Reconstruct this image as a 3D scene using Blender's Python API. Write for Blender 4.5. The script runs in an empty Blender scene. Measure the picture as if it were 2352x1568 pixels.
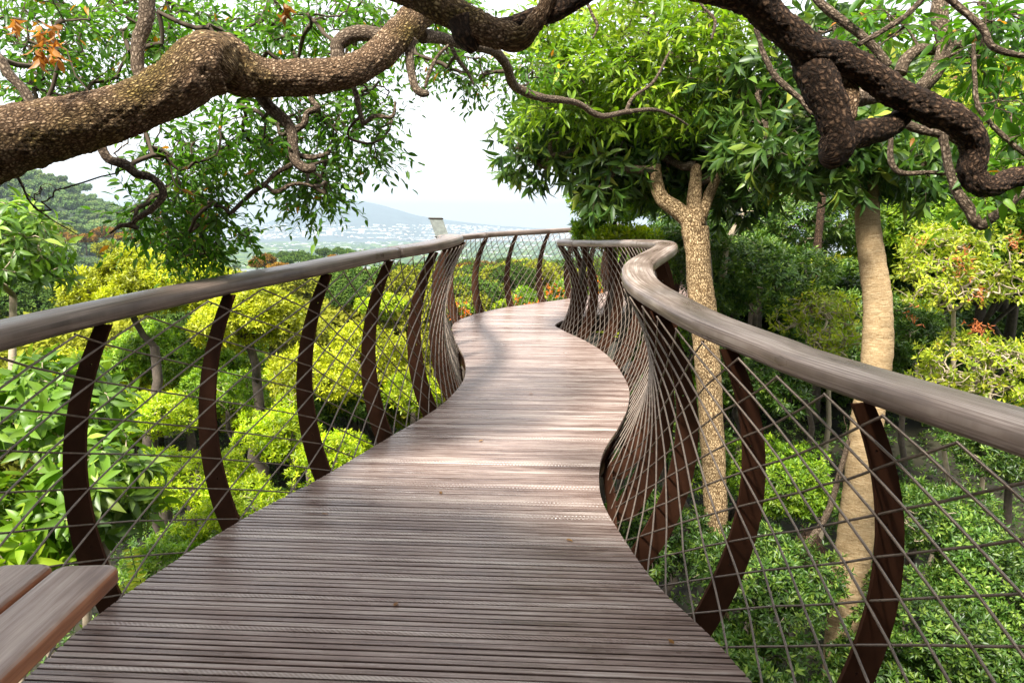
import bpy, math, random
import numpy as np
from mathutils import Vector
R = math.radians
rng = np.random.default_rng(7)
random.seed(7)

# ------------------------------------------------------------------ camera, world, sun, exposure
S = bpy.context.scene
EYE = 1.67; PITCH = R(9.4); F = 1568.0          # F: focal length for a picture 2352 wide
cd = bpy.data.cameras.new('camera'); cam = bpy.data.objects.new('camera', cd)
S.collection.objects.link(cam); S.camera = cam
cd.sensor_width = 36.0; cd.lens = 24.0; cd.clip_start = 0.05; cd.clip_end = 60000
cam.location = (0, 0, EYE); cam.rotation_euler = (R(90) - PITCH, 0, 0)

SUN_EL, SUN_AZ = R(52), R(205)                  # azimuth clockwise from +Y (the way the camera looks)
w = bpy.data.worlds.new('World'); S.world = w; w.use_nodes = True
wn = w.node_tree.nodes; wl = w.node_tree.links; wn.clear()
out = wn.new('ShaderNodeOutputWorld'); bg = wn.new('ShaderNodeBackground'); bg.inputs[1].default_value = 0.1
sky = wn.new('ShaderNodeTexSky'); sky.sky_type = 'NISHITA'; sky.sun_disc = False
sky.sun_elevation = SUN_EL; sky.sun_rotation = SUN_AZ
mx = wn.new('ShaderNodeMix'); mx.data_type = 'RGBA'; mx.inputs[0].default_value = 0.86
mx.inputs[7].default_value = (8.2, 8.2, 8.3, 1)      # bright even cloud cover
wl.new(sky.outputs[0], mx.inputs[6]); wl.new(mx.outputs[2], bg.inputs[0]); wl.new(bg.outputs[0], out.inputs[0])
sd = bpy.data.lights.new('sun', 'SUN'); sd.energy = 4.4; sd.angle = R(9); sd.color = (1, .95, .86)
sun = bpy.data.objects.new('sun', sd); S.collection.objects.link(sun)
sv = Vector((math.sin(SUN_AZ) * math.cos(SUN_EL), math.cos(SUN_AZ) * math.cos(SUN_EL), math.sin(SUN_EL)))
sun.rotation_euler = sv.to_track_quat('Z', 'Y').to_euler(); sun.location = (0, 0, 60)
S.view_settings.view_transform = 'Standard'; S.view_settings.look = 'None'
S.view_settings.exposure = 1.42; S.view_settings.gamma = 1; S.view_settings.use_curve_mapping = False
S.render.engine = 'CYCLES'
cy = S.cycles
cy.use_denoising = True; cy.max_bounces = 7; cy.diffuse_bounces = 4; cy.glossy_bounces = 3
cy.transmission_bounces = 4; cy.transparent_max_bounces = 4; cy.volume_bounces = 1; cy.sample_clamp_indirect = 6
cy.caustics_reflective = False; cy.caustics_refractive = False

# ------------------------------------------------------------------ helpers
CP, SP = math.cos(PITCH), math.sin(PITCH)
def at(px, py, dep):
    """point at depth dep (metres along the view axis) seen at photo position px, py (2352 wide)"""
    px = np.asarray(px, float); py = np.asarray(py, float); dep = np.asarray(dep, float)
    X = (px - 1176) / F * dep; Y = (784 - py) / F * dep
    return np.stack([X + 0 * Y, dep * CP + Y * SP, EYE - dep * SP + Y * CP], -1)
def unit(v):
    v = np.asarray(v, float); return v / np.maximum(np.linalg.norm(v, axis=-1, keepdims=True), 1e-9)
def catmull(P, n):
    P = np.asarray(P, float); P = np.vstack([2 * P[0] - P[1], P, 2 * P[-1] - P[-2]]); o = []
    for i in range(1, len(P) - 2):
        t = np.linspace(0, 1, n, endpoint=False)[:, None]
        a, b, c, d = P[i - 1], P[i], P[i + 1], P[i + 2]
        o.append(.5 * (2 * b + (c - a) * t + (2 * a - 5 * b + 4 * c - d) * t ** 2 + (3 * b - a - 3 * c + d) * t ** 3))
    o.append(P[-2][None]); return np.vstack(o)
def resample(P, step):
    s = np.r_[0, np.cumsum(np.linalg.norm(np.diff(P[:, :3], axis=0), axis=1))]
    n = max(2, int(s[-1] / step) + 1); t = np.linspace(0, s[-1], n)
    return np.stack([np.interp(t, s, P[:, k]) for k in range(P.shape[1])], 1)
_k = rng.normal(size=(9, 3)); _ph = rng.uniform(0, 6.28, 9)
def sn(p, sc):
    p = np.asarray(p, float) * sc; v = 0
    for i in range(9): v = v + np.sin(p @ _k[i] * (1 + .25 * i) + _ph[i]) / 9 ** .5
    return v * .8

class MB:
    """collects geometry for ONE mesh"""
    def __init__(s): s.V = []; s.F = []; s.n = 0; s.A = []; s.U = []; s.uv = False
    def add(s, V, Fs, a=0.5, uv=None):
        V = np.asarray(V, float); s.V.append(V)
        s.F.append([np.asarray(f, int) + s.n for f in Fs] if isinstance(Fs, (list, tuple)) else [np.asarray(Fs, int) + s.n])
        s.A.append(np.broadcast_to(np.asarray(a, float), (len(V),)).copy())
        s.U.append(np.zeros((len(V), 2)) if uv is None else uv)
        if uv is not None: s.uv = True
        s.n += len(V)
    def box(s, c, h, a=.5, rz=0):
        x = np.array([[i, j, k] for k in (-1, 1) for j in (-1, 1) for i in (-1, 1)], float) * h
        cz, sz = math.cos(rz), math.sin(rz); x = np.stack([x[:, 0] * cz - x[:, 1] * sz, x[:, 0] * sz + x[:, 1] * cz, x[:, 2]], 1) + c
        s.add(x, np.array([[0, 2, 3, 1], [4, 5, 7, 6], [0, 1, 5, 4], [2, 6, 7, 3], [0, 4, 6, 2], [1, 3, 7, 5]]), a)
    def tube(s, P, r, sides=8, a=.5, lump=0, cap=True, lsc=4, rough=0):
        P = np.asarray(P, float); m = len(P); r = np.broadcast_to(np.asarray(r, float), (m,))
        T = unit(np.gradient(P, axis=0)); up = np.array([0, .35, -1.0]) if abs(T[0, 2]) < .85 else np.array([0, 1.0, 0.1])
        N = np.zeros_like(P); n = up - T[0] * (up @ T[0]); N[0] = unit(n)
        for i in range(1, m):
            n = N[i - 1] - T[i] * (N[i - 1] @ T[i]); N[i] = unit(n)
        B = np.cross(T, N); th = np.linspace(0, 2 * math.pi, sides, endpoint=False) + math.pi
        c, sn_ = np.cos(th)[None, :, None], np.sin(th)[None, :, None]
        dirs = N[:, None] * c + B[:, None] * sn_
        rr = r[:, None, None]
        if lump:
            X0 = (P[:, None] + dirs * rr).reshape(-1, 3); rr = rr * (1 + lump * sn(X0, lsc).reshape(m, sides, 1))
            if rough: rr = rr + (rough * (sn(X0, 42) + .8 * np.abs(sn(X0[:, ::-1], 75)) + .6 * sn(X0, 120))).reshape(m, sides, 1)
        V = (P[:, None] + dirs * rr).reshape(-1, 3)
        L = np.r_[0, np.cumsum(np.linalg.norm(np.diff(P, axis=0), axis=1))]
        uu = np.abs(((np.arange(sides) / sides) + .5) % 1 - .5) * 2 * math.pi * r.mean()   # mirrored round: no seam
        UV = np.stack([np.broadcast_to(uu, (m, sides)), np.broadcast_to(L[:, None], (m, sides))], -1).reshape(-1, 2)
        i = np.arange(m - 1)[:, None] * sides; j = np.arange(sides)[None]; j2 = (j + 1) % sides
        Q = np.stack([i + j, i + j2, i + sides + j2, i + sides + j], -1).reshape(-1, 4)
        Fs = [Q]
        if cap:
            V = np.vstack([V, P[0], P[-1] + T[-1] * r[-1] * .4]); UV = np.vstack([UV, UV[:1], UV[-1:]]); k = m * sides
            jj = np.arange(sides); j2 = (jj + 1) % sides
            Fs.append(np.stack([j2, jj, np.full(sides, k)], -1)); b = (m - 1) * sides
            Fs.append(np.stack([b + jj, b + j2, np.full(sides, k + 1)], -1))
        s.add(V, Fs, a, UV)
    def build(s, name, mat, parent=None, smooth=True):
        V = np.vstack(s.V); me = bpy.data.meshes.new(name)
        tri = [f for g in s.F for f in g if f.ndim == 2 and f.shape[1] == 3]; quad = [f for g in s.F for f in g if f.ndim == 2 and f.shape[1] == 4]
        other = [f for g in s.F for f in g if f.ndim == 1 or f.shape[1] > 4]
        other = [r for f in other for r in (f[None] if f.ndim == 1 else f)]
        loops = []; tot = []
        if tri: t = np.vstack(tri); loops.append(t.ravel()); tot.append(np.full(len(t), 3))
        if quad: q = np.vstack(quad); loops.append(q.ravel()); tot.append(np.full(len(q), 4))
        for f in other: loops.append(f); tot.append(np.array([len(f)]))
        loops = np.concatenate(loops).astype(np.int32); tot = np.concatenate(tot).astype(np.int32)
        me.vertices.add(len(V)); me.vertices.foreach_set('co', V.astype(np.float32).ravel())
        me.loops.add(len(loops)); me.loops.foreach_set('vertex_index', loops)
        me.polygons.add(len(tot)); me.polygons.foreach_set('loop_start', np.r_[0, np.cumsum(tot)[:-1]].astype(np.int32))
        me.polygons.foreach_set('loop_total', tot); me.polygons.foreach_set('use_smooth', np.full(len(tot), smooth))
        at_ = me.attributes.new('rnd', 'FLOAT', 'POINT'); at_.data.foreach_set('value', np.concatenate(s.A).astype(np.float32))
        if s.uv:
            u = me.uv_layers.new(name='UVMap'); u.data.foreach_set('uv', np.vstack(s.U)[loops].astype(np.float32).ravel())
        me.update(calc_edges=True)
        if mat: me.materials.append(mat)
        o = bpy.data.objects.new(name, me); S.collection.objects.link(o)
        if parent:
            o.parent = parent; o.location = -Vector(parent.location)
        return o
def tag(o, label=None, cat=None, group=None, kind=None):
    if label: o['label'] = label
    if cat: o['category'] = cat
    if group: o['group'] = group
    if kind: o['kind'] = kind
    return o
def thing(name, loc, label, cat, group=None):
    o = bpy.data.objects.new(name, None); o.empty_display_size = .2; S.collection.objects.link(o)
    o.location = Vector([float(x) for x in loc]); return tag(o, label, cat, group)

# ------------------------------------------------------------------ materials
def mat_new(name):
    m = bpy.data.materials.new(name); m.use_nodes = True; nt = m.node_tree; nt.nodes.clear()
    o = nt.nodes.new('ShaderNodeOutputMaterial'); return m, nt, o
def N(nt, t, **kw):
    n = nt.nodes.new(t)
    for k, v in kw.items():
        if k.startswith('i_'):
            k = k[2:]; n.inputs[int(k) if k.isdigit() else k.replace('_', ' ')].default_value = v
        else: setattr(n, k, v)
    return n
def ramp(nt, stops, interp='LINEAR'):
    r = nt.nodes.new('ShaderNodeValToRGB'); e = r.color_ramp; e.interpolation = interp
    while len(e.elements) > 1: e.elements.remove(e.elements[0])
    e.elements[0].position = stops[0][0]; e.elements[0].color = (*stops[0][1], 1)
    for p, c in stops[1:]: x = e.elements.new(p); x.color = (*c, 1)
    return r
def g3(v): return (v, v, v)
def leafmat(name, stops, transl=.35, rough=.42, spec=.4, clump=.35, csc=2.0, tcol=(1.25, 1.35, .5)):
    m, nt, o = mat_new(name); L = nt.links.new
    a = N(nt, 'ShaderNodeAttribute', attribute_name='rnd'); r = ramp(nt, stops); L(a.outputs['Fac'], r.inputs[0])
    g = N(nt, 'ShaderNodeNewGeometry'); no = N(nt, 'ShaderNodeTexNoise', i_Scale=csc, i_Detail=2.0); L(g.outputs['Position'], no.inputs['Vector'])
    mr = N(nt, 'ShaderNodeMapRange', i_1=.35, i_2=.65, i_3=1 - clump, i_4=1 + clump); L(no.outputs[0], mr.inputs[0])
    mu = N(nt, 'ShaderNodeVectorMath', operation='SCALE'); L(r.outputs[0], mu.inputs[0]); L(mr.outputs[0], mu.inputs[3])
    p = N(nt, 'ShaderNodeBsdfPrincipled', i_Roughness=rough); p.inputs['Specular IOR Level'].default_value = spec
    L(mu.outputs[0], p.inputs['Base Color'])
    tv = N(nt, 'ShaderNodeVectorMath', operation='MULTIPLY'); L(mu.outputs[0], tv.inputs[0]); tv.inputs[1].default_value = tcol
    t = N(nt, 'ShaderNodeBsdfTranslucent'); L(tv.outputs[0], t.inputs[0])
    ms = N(nt, 'ShaderNodeMixShader', i_0=transl); L(p.outputs[0], ms.inputs[1]); L(t.outputs[0], ms.inputs[2]); L(ms.outputs[0], o.inputs[0])
    return m
def plain(name, col, rough=.6, metal=0, nsc=0, namp=.25, bump=0, bsc=60, spec=.5):
    m, nt, o = mat_new(name); L = nt.links.new
    p = N(nt, 'ShaderNodeBsdfPrincipled', i_Roughness=rough, i_Metallic=metal); p.inputs['Base Color'].default_value = (*col, 1)
    p.inputs['Specular IOR Level'].default_value = spec
    g = N(nt, 'ShaderNodeNewGeometry')
    if nsc:
        no = N(nt, 'ShaderNodeTexNoise', i_Scale=nsc, i_Detail=5.0, i_Roughness=.65); L(g.outputs['Position'], no.inputs['Vector'])
        c = np.array(col); r = ramp(nt, [(.3, tuple(c * (1 - namp))), (.7, tuple(np.minimum(c * (1 + namp), 1)))])
        L(no.outputs[0], r.inputs[0]); L(r.outputs[0], p.inputs['Base Color'])
    if bump:
        nb = N(nt, 'ShaderNodeTexNoise', i_Scale=bsc, i_Detail=4.0); L(g.outputs['Position'], nb.inputs['Vector'])
        b = N(nt, 'ShaderNodeBump', i_Strength=bump, i_Distance=.01); L(nb.outputs[0], b.inputs['Height']); L(b.outputs[0], p.inputs['Normal'])
    L(p.outputs[0], o.inputs[0]); return m
def barkmat(name, dark, mid, light, sc=(34, 20), disp=.012, moss=0, wrinkle=False, rough=.85):
    """scaly or wrinkled bark from the UVs (metres round and along the limb)"""
    m, nt, o = mat_new(name); L = nt.links.new
    uv = N(nt, 'ShaderNodeUVMap'); mp = N(nt, 'ShaderNodeMapping'); mp.inputs['Scale'].default_value = (sc[0], sc[1], 1); L(uv.outputs[0], mp.inputs[0])
    g = N(nt, 'ShaderNodeNewGeometry')
    wn_ = N(nt, 'ShaderNodeTexNoise', i_Scale=16.0, i_Detail=6.0, i_Roughness=.75); L(g.outputs['Position'], wn_.inputs['Vector'])
    wv = N(nt, 'ShaderNodeVectorMath', operation='MULTIPLY_ADD'); L(wn_.outputs['Color'], wv.inputs[0]); wv.inputs[1].default_value = (2.6, 2.6, 0); L(mp.outputs[0], wv.inputs[2])
    vo = N(nt, 'ShaderNodeTexVoronoi', i_Scale=1.0, i_Randomness=1.0, feature='DISTANCE_TO_EDGE'); L(wv.outputs[0], vo.inputs['Vector'])
    vf = N(nt, 'ShaderNodeTexVoronoi', i_Scale=1.0, i_Randomness=1.0, feature='F1'); L(wv.outputs[0], vf.inputs['Vector'])
    fi = N(nt, 'ShaderNodeTexNoise', i_Scale=60.0, i_Detail=6.0, i_Roughness=.7); L(g.outputs['Position'], fi.inputs['Vector'])
    crack = N(nt, 'ShaderNodeMapRange', i_1=0.0, i_2=.36 if not wrinkle else .17, i_3=0.0, i_4=1.0); L(vo.outputs['Distance'], crack.inputs[0])
    sep = N(nt, 'ShaderNodeSeparateColor'); L(vf.outputs['Color'], sep.inputs[0])
    h1 = N(nt, 'ShaderNodeMath', operation='MULTIPLY_ADD', i_1=.25); L(sep.outputs[0], h1.inputs[0]); L(crack.outputs[0], h1.inputs[2])
    h2 = N(nt, 'ShaderNodeMath', operation='MULTIPLY_ADD', i_1=1.0); L(fi.outputs[0], h2.inputs[0]); L(h1.outputs[0], h2.inputs[2])
    r = ramp(nt, [(.25, dark), (.62, mid), (.95, light)])
    cf = N(nt, 'ShaderNodeMath', operation='MULTIPLY', i_1=.535); L(h2.outputs[0], cf.inputs[0]); L(cf.outputs[0], r.inputs[0])
    col = r.outputs[0]
    big = N(nt, 'ShaderNodeTexNoise', i_Scale=3.5, i_Detail=3.0); L(g.outputs['Position'], big.inputs['Vector'])
    if moss:
        mr = N(nt, 'ShaderNodeMapRange', i_1=.48, i_2=.66, i_3=0.0, i_4=moss); L(big.outputs[0], mr.inputs[0])
        mc = N(nt, 'ShaderNodeMix', data_type='RGBA', blend_type='MULTIPLY'); L(mr.outputs[0], mc.inputs[0]); L(col, mc.inputs[6]); mc.inputs[7].default_value = (.75, .8, .28, 1); col = mc.outputs[2]
    else:
        mr = N(nt, 'ShaderNodeMapRange', i_1=.3, i_2=.7, i_3=.75, i_4=1.2); L(big.outputs[0], mr.inputs[0])
        mc = N(nt, 'ShaderNodeVectorMath', operation='SCALE'); L(col, mc.inputs[0]); L(mr.outputs[0], mc.inputs[3]); col = mc.outputs[0]
    p = N(nt, 'ShaderNodeBsdfPrincipled', i_Roughness=rough); p.inputs['Specular IOR Level'].default_value = .25; L(col, p.inputs['Base Color'])
    b = N(nt, 'ShaderNodeBump', i_Strength=.9, i_Distance=disp); L(h2.outputs[0], b.inputs['Height']); L(b.outputs[0], p.inputs['Normal'])
    L(p.outputs[0], o.inputs[0])
    return m
def woodmat(name, cols, rough=(.3, .6), gx=1.2, gy=90, ridge=False, endgrain=False, bstr=.5):
    """weathered timber: grain runs along UV v"""
    m, nt, o = mat_new(name); L = nt.links.new
    uv = N(nt, 'ShaderNodeUVMap'); a = N(nt, 'ShaderNodeAttribute', attribute_name='rnd')
    off = N(nt, 'ShaderNodeMath', operation='MULTIPLY', i_1=37.0); L(a.outputs['Fac'], off.inputs[0])
    cb = N(nt, 'ShaderNodeCombineXYZ'); L(off.outputs[0], cb.inputs[2])
    ad = N(nt, 'ShaderNodeVectorMath', operation='ADD'); L(uv.outputs[0], ad.inputs[0]); L(cb.outputs[0], ad.inputs[1])
    mp = N(nt, 'ShaderNodeMapping'); mp.inputs['Scale'].default_value = (gy, gx, 1); L(ad.outputs[0], mp.inputs[0])
    no = N(nt, 'ShaderNodeTexNoise', i_Scale=1.0, i_Detail=7.0, i_Roughness=.65); L(mp.outputs[0], no.inputs['Vector'])
    mp2 = N(nt, 'ShaderNodeMapping'); mp2.inputs['Scale'].default_value = (9, 2.2, 1); L(ad.outputs[0], mp2.inputs[0])
    n2 = N(nt, 'ShaderNodeTexNoise', i_Scale=1.0, i_Detail=4.0, i_Roughness=.6); L(mp2.outputs[0], n2.inputs['Vector'])
    mxn = N(nt, 'ShaderNodeMath', operation='MULTIPLY_ADD', i_1=.55); L(no.outputs[0], mxn.inputs[0])
    h = N(nt, 'ShaderNodeMath', operation='MULTIPLY', i_1=.45); L(n2.outputs[0], h.inputs[0]); L(h.outputs[0], mxn.inputs[2])
    rv = N(nt, 'ShaderNodeMapRange', i_1=0.0, i_2=1.0, i_3=-.07, i_4=.07); L(a.outputs['Fac'], rv.inputs[0])
    ad2 = N(nt, 'ShaderNodeMath', operation='ADD'); L(mxn.outputs[0], ad2.inputs[0]); L(rv.outputs[0], ad2.inputs[1])
    r = ramp(nt, [(.33, cols[0]), (.5, cols[1]), (.68, cols[2])]); L(ad2.outputs[0], r.inputs[0])
    p = N(nt, 'ShaderNodeBsdfPrincipled'); L(r.outputs[0], p.inputs['Base Color'])
    rr = N(nt, 'ShaderNodeMapRange', i_1=.35, i_2=.65, i_3=rough[0], i_4=rough[1]); L(n2.outputs[0], rr.inputs[0]); L(rr.outputs[0], p.inputs['Roughness'])
    hh = mxn.outputs[0]
    if ridge:   # non-slip ribs sawn across some of the boards
        wv = N(nt, 'ShaderNodeTexWave', i_Scale=30.0, i_Distortion=1.0); wv.bands_direction = 'DIAGONAL'; L(uv.outputs[0], wv.inputs['Vector'])
        gt = N(nt, 'ShaderNodeMath', operation='GREATER_THAN', i_1=.74); L(a.outputs['Fac'], gt.inputs[0])
        mm = N(nt, 'ShaderNodeMath', operation='MULTIPLY'); L(wv.outputs[1], mm.inputs[0]); L(gt.outputs[0], mm.inputs[1])
        sc = N(nt, 'ShaderNodeMath', operation='MULTIPLY_ADD', i_1=.5); L(mm.outputs[0], sc.inputs[0]); L(mxn.outputs[0], sc.inputs[2]); hh = sc.outputs[0]
    b = N(nt, 'ShaderNodeBump', i_Strength=bstr, i_Distance=.004); L(hh, b.inputs['Height']); L(b.outputs[0], p.inputs['Normal'])
    L(p.outputs[0], o.inputs[0]); return m

M = {}
M['deck'] = woodmat('deck_timber', [(.085, .05, .04), (.235, .165, .14), (.5, .42, .375)], rough=(.2, .44), ridge=True)
M['rail'] = woodmat('handrail_timber', [(.05, .032, .025), (.2, .148, .12), (.5, .43, .38)], rough=(.25, .5), gy=170, gx=1.6, bstr=1.0)
M['bench'] = woodmat('bench_timber', [(.11, .06, .045), (.27, .185, .15), (.5, .4, .35)], rough=(.3, .55), gy=60, gx=1.8, bstr=.8)
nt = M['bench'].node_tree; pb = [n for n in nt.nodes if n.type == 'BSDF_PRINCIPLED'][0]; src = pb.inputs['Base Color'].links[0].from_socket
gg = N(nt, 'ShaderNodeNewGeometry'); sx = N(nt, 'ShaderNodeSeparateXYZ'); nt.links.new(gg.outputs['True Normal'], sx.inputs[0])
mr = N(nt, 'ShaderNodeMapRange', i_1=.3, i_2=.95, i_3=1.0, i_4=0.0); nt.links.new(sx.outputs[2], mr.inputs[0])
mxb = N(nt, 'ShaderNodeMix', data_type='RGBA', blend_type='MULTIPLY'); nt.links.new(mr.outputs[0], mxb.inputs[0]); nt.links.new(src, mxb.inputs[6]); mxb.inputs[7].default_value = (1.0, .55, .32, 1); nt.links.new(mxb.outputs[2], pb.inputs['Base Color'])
M['steel'] = plain('brown_painted_steel', (.052, .021, .011), rough=.7, nsc=9, namp=.25, spec=.08)
M['rod'] = plain('weathered_steel_rod', (.17, .132, .104), rough=.4, metal=.35, nsc=30, namp=.3)
M['beam'] = plain('dark_steel_beam', (.035, .024, .018), rough=.7)
M['plate'] = plain('weathered_grey_plate', (.10, .115, .10), rough=.55, nsc=25, namp=.45)
M['bark_big'] = barkmat('scaly_bark', (.018, .009, .004), (.24, .145, .078), (.66, .48, .32), sc=(84, 52), disp=.012, moss=.85)
M['bark_dark'] = barkmat('dark_scaly_bark', (.008, .005, .003), (.066, .036, .02), (.27, .165, .1), sc=(66, 42), disp=.012)
M['bark_branch'] = barkmat('branch_bark', (.03, .02, .012), (.17, .12, .08), (.38, .3, .22), sc=(90, 50), disp=.006)
M['bark_pale'] = barkmat('pale_corky_bark', (.12, .065, .025), (.44, .29, .15), (.68, .5, .3), sc=(22, 60), disp=.007, wrinkle=True)
M['bark_cork'] = barkmat('deeply_cracked_bark', (.06, .03, .012), (.34, .215, .10), (.66, .48, .27), sc=(62, 30), disp=.016, wrinkle=True)
def ringmat(name):
    m, nt, o = mat_new(name); L = nt.links.new; uv = N(nt, 'ShaderNodeUVMap'); g = N(nt, 'ShaderNodeNewGeometry')
    mp = N(nt, 'ShaderNodeMapping'); mp.inputs['Scale'].default_value = (9, 46, 1); L(uv.outputs[0], mp.inputs[0])
    n1 = N(nt, 'ShaderNodeTexNoise', i_Scale=1.0, i_Detail=5.0, i_Roughness=.7, i_Distortion=1.6); L(mp.outputs[0], n1.inputs['Vector'])
    mp2 = N(nt, 'ShaderNodeMapping'); mp2.inputs['Scale'].default_value = (70, 26, 1); L(uv.outputs[0], mp2.inputs[0])
    n2 = N(nt, 'ShaderNodeTexNoise', i_Scale=1.0, i_Detail=5.0, i_Roughness=.7); L(mp2.outputs[0], n2.inputs['Vector'])
    n3 = N(nt, 'ShaderNodeTexNoise', i_Scale=4.0, i_Detail=3.0); L(g.outputs['Position'], n3.inputs['Vector'])
    a = N(nt, 'ShaderNodeMath', operation='MULTIPLY_ADD', i_1=.45); L(n2.outputs[0], a.inputs[0]); L(n1.outputs[0], a.inputs[2])
    r = ramp(nt, [(.48, (.09, .052, .024)), (.57, (.30, .2, .10)), (.72, (.41, .285, .15)), (.9, (.56, .42, .25))]); L(a.outputs[0], r.inputs[0])
    mr = N(nt, 'ShaderNodeMapRange', i_1=.3, i_2=.7, i_3=.72, i_4=1.15); L(n3.outputs[0], mr.inputs[0])
    mc = N(nt, 'ShaderNodeVectorMath', operation='SCALE'); L(r.outputs[0], mc.inputs[0]); L(mr.outputs[0], mc.inputs[3])
    p = N(nt, 'ShaderNodeBsdfPrincipled', i_Roughness=.85); p.inputs['Specular IOR Level'].default_value = .2; L(mc.outputs[0], p.inputs['Base Color'])
    b = N(nt, 'ShaderNodeBump', i_Strength=1.0, i_Distance=.012); L(a.outputs[0], b.inputs['Height']); L(b.outputs[0], p.inputs['Normal']); L(p.outputs[0], o.inputs[0]); return m
M['bark_pale'] = ringmat('ringed_pale_bark')
M['bark_plain'] = plain('grey_brown_bark', (.085, .065, .048), rough=.9, nsc=14, namp=.45)
M['twig_pale'] = plain('pale_dry_twig', (.42, .34, .24), rough=.9, nsc=9, namp=.3)
M['twig_dark'] = plain('dark_twig', (.07, .048, .03), rough=.9)
G = leafmat
M['lf_over'] = G('overhanging_leaf', [(0, (.03, .09, .012)), (.5, (.08, .20, .02)), (.9, (.19, .35, .035)), (.97, (.42, .34, .02)), (1, (.5, .2, .02))], transl=.5, spec=.4)
M['lf_orange'] = G('dead_orange_leaf', [(0, (.26, .11, .025)), (1, (.46, .24, .06))], transl=.4, tcol=(1.2, 1, .6))
M['lf_red'] = G('rust_red_leaf', [(0, (.28, .07, .02)), (1, (.6, .22, .07))], transl=.35, tcol=(1.2, .9, .6))
M['lf_bright'] = G('backlit_bright_leaf', [(0, (.07, .15, .012)), (.5, (.2, .33, .02)), (1, (.42, .5, .05))], transl=.45)
M['lf_cuss'] = G('cabbage_tree_leaflet', [(0, (.018, .05, .010)), (.45, (.06, .13, .02)), (.8, (.17, .26, .04)), (.93, (.42, .42, .04)), (1, (.55, .28, .03))], transl=.3, spec=.5)
M['lf_dark'] = G('dark_shrub_leaf', [(0, (.02, .05, .008)), (.5, (.065, .145, .018)), (1, (.26, .36, .05))], transl=.3, spec=.5)
M['lf_mid'] = G('mid_green_leaf', [(0, (.055, .13, .01)), (.5, (.16, .29, .015)), (1, (.38, .50, .03))], transl=.35)
M['lf_yel'] = G('yellow_green_leaf', [(0, (.13, .2, .015)), (.5, (.34, .42, .03)), (.93, (.58, .56, .05)), (.98, (.5, .3, .04)), (1, (.5, .1, .03))], transl=.4)
M['lf_gold'] = G('golden_crown_leaf', [(0, (.15, .19, .01)), (.5, (.40, .45, .014)), (1, (.70, .70, .03))], transl=.35, csc=1.2, tcol=(1.1, 1.1, .5))
M['lf_lime'] = G('lime_shrub_leaf', [(0, (.11, .2, .006)), (.5, (.33, .44, .010)), (1, (.64, .68, .025))], transl=.4, csc=1.5)
M['lf_broad'] = G('broad_glossy_leaf', [(0, (.045, .11, .012)), (.6, (.15, .28, .025)), (1, (.36, .46, .07))], transl=.35, rough=.4, spec=.5)
M['lf_flower'] = G('orange_flower', [(0, (.7, .13, .01)), (1, (.9, .3, .03))], transl=.3, tcol=(1, 1, .6))
M['lf_far'] = G('far_forest_leaf', [(0, (.03, .07, .015)), (.5, (.07, .13, .022)), (1, (.15, .22, .03))], transl=.15, csc=.12, clump=.3, rough=.8, spec=.1)
M['lf_hill'] = G('hill_forest_leaf', [(0, (.06, .12, .04)), (.6, (.13, .2, .06)), (1, (.24, .26, .08))], transl=.1, csc=.02, clump=.35, rough=.9, spec=.05)
M['lf_rust'] = G('rusty_crown_leaf', [(0, (.12, .06, .012)), (.6, (.24, .13, .02)), (1, (.34, .22, .03))], transl=.15, rough=.8, spec=.1, csc=.3)
M['lf_olive'] = G('olive_crown_leaf', [(0, (.1, .12, .015)), (.6, (.22, .23, .02)), (1, (.34, .33, .03))], transl=.2, rough=.8, spec=.1, csc=.3)

# ------------------------------------------------------------------ foliage tools
LANCE = (np.array([[0, 0, 0], [.28, .42, .05], [.28, 0, -.02], [.28, -.42, .05], [.62, .36, .05], [.62, 0, -.03], [.62, -.36, .05], [1, 0, -.10]]),
         [np.array([[0, 2, 1], [0, 3, 2], [4, 5, 7], [5, 6, 7]]), np.array([[1, 2, 5, 4], [2, 3, 6, 5]])])
SIMPLE = (np.array([[0, 0, 0], [.5, .5, .08], [1, 0, -.05], [.5, -.5, .08]]), [np.array([[0, 2, 1], [0, 3, 2]])])
def leaves(mb, P, D, Nn, L, W, rnd, tm=LANCE, bend=.0):
    P = np.asarray(P); n = len(P); D = unit(D); Nn = unit(Nn - D * np.sum(Nn * D, -1, keepdims=True)); B = np.cross(Nn, D)
    L = np.broadcast_to(L, (n,)); W = np.broadcast_to(W, (n,)); t, fs = tm; k = len(t)
    z = t[None, :, 2] * W[:, None] * 2 - np.asarray(bend) * (t[None, :, 0] ** 2) * L[:, None]
    V = P[:, None] + D[:, None] * (t[None, :, 0] * L[:, None])[..., None] + B[:, None] * (t[None, :, 1] * W[:, None])[..., None] + Nn[:, None] * z[..., None]
    F_ = [(f[None] + (np.arange(n) * k)[:, None, None]).reshape(-1, f.shape[1]) for f in fs]
    mb.add(V.reshape(-1, 3), F_, np.repeat(np.broadcast_to(rnd, (n,)), k))
def rdir(n, g=rng): return unit(g.normal(size=(n, 3)))
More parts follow.
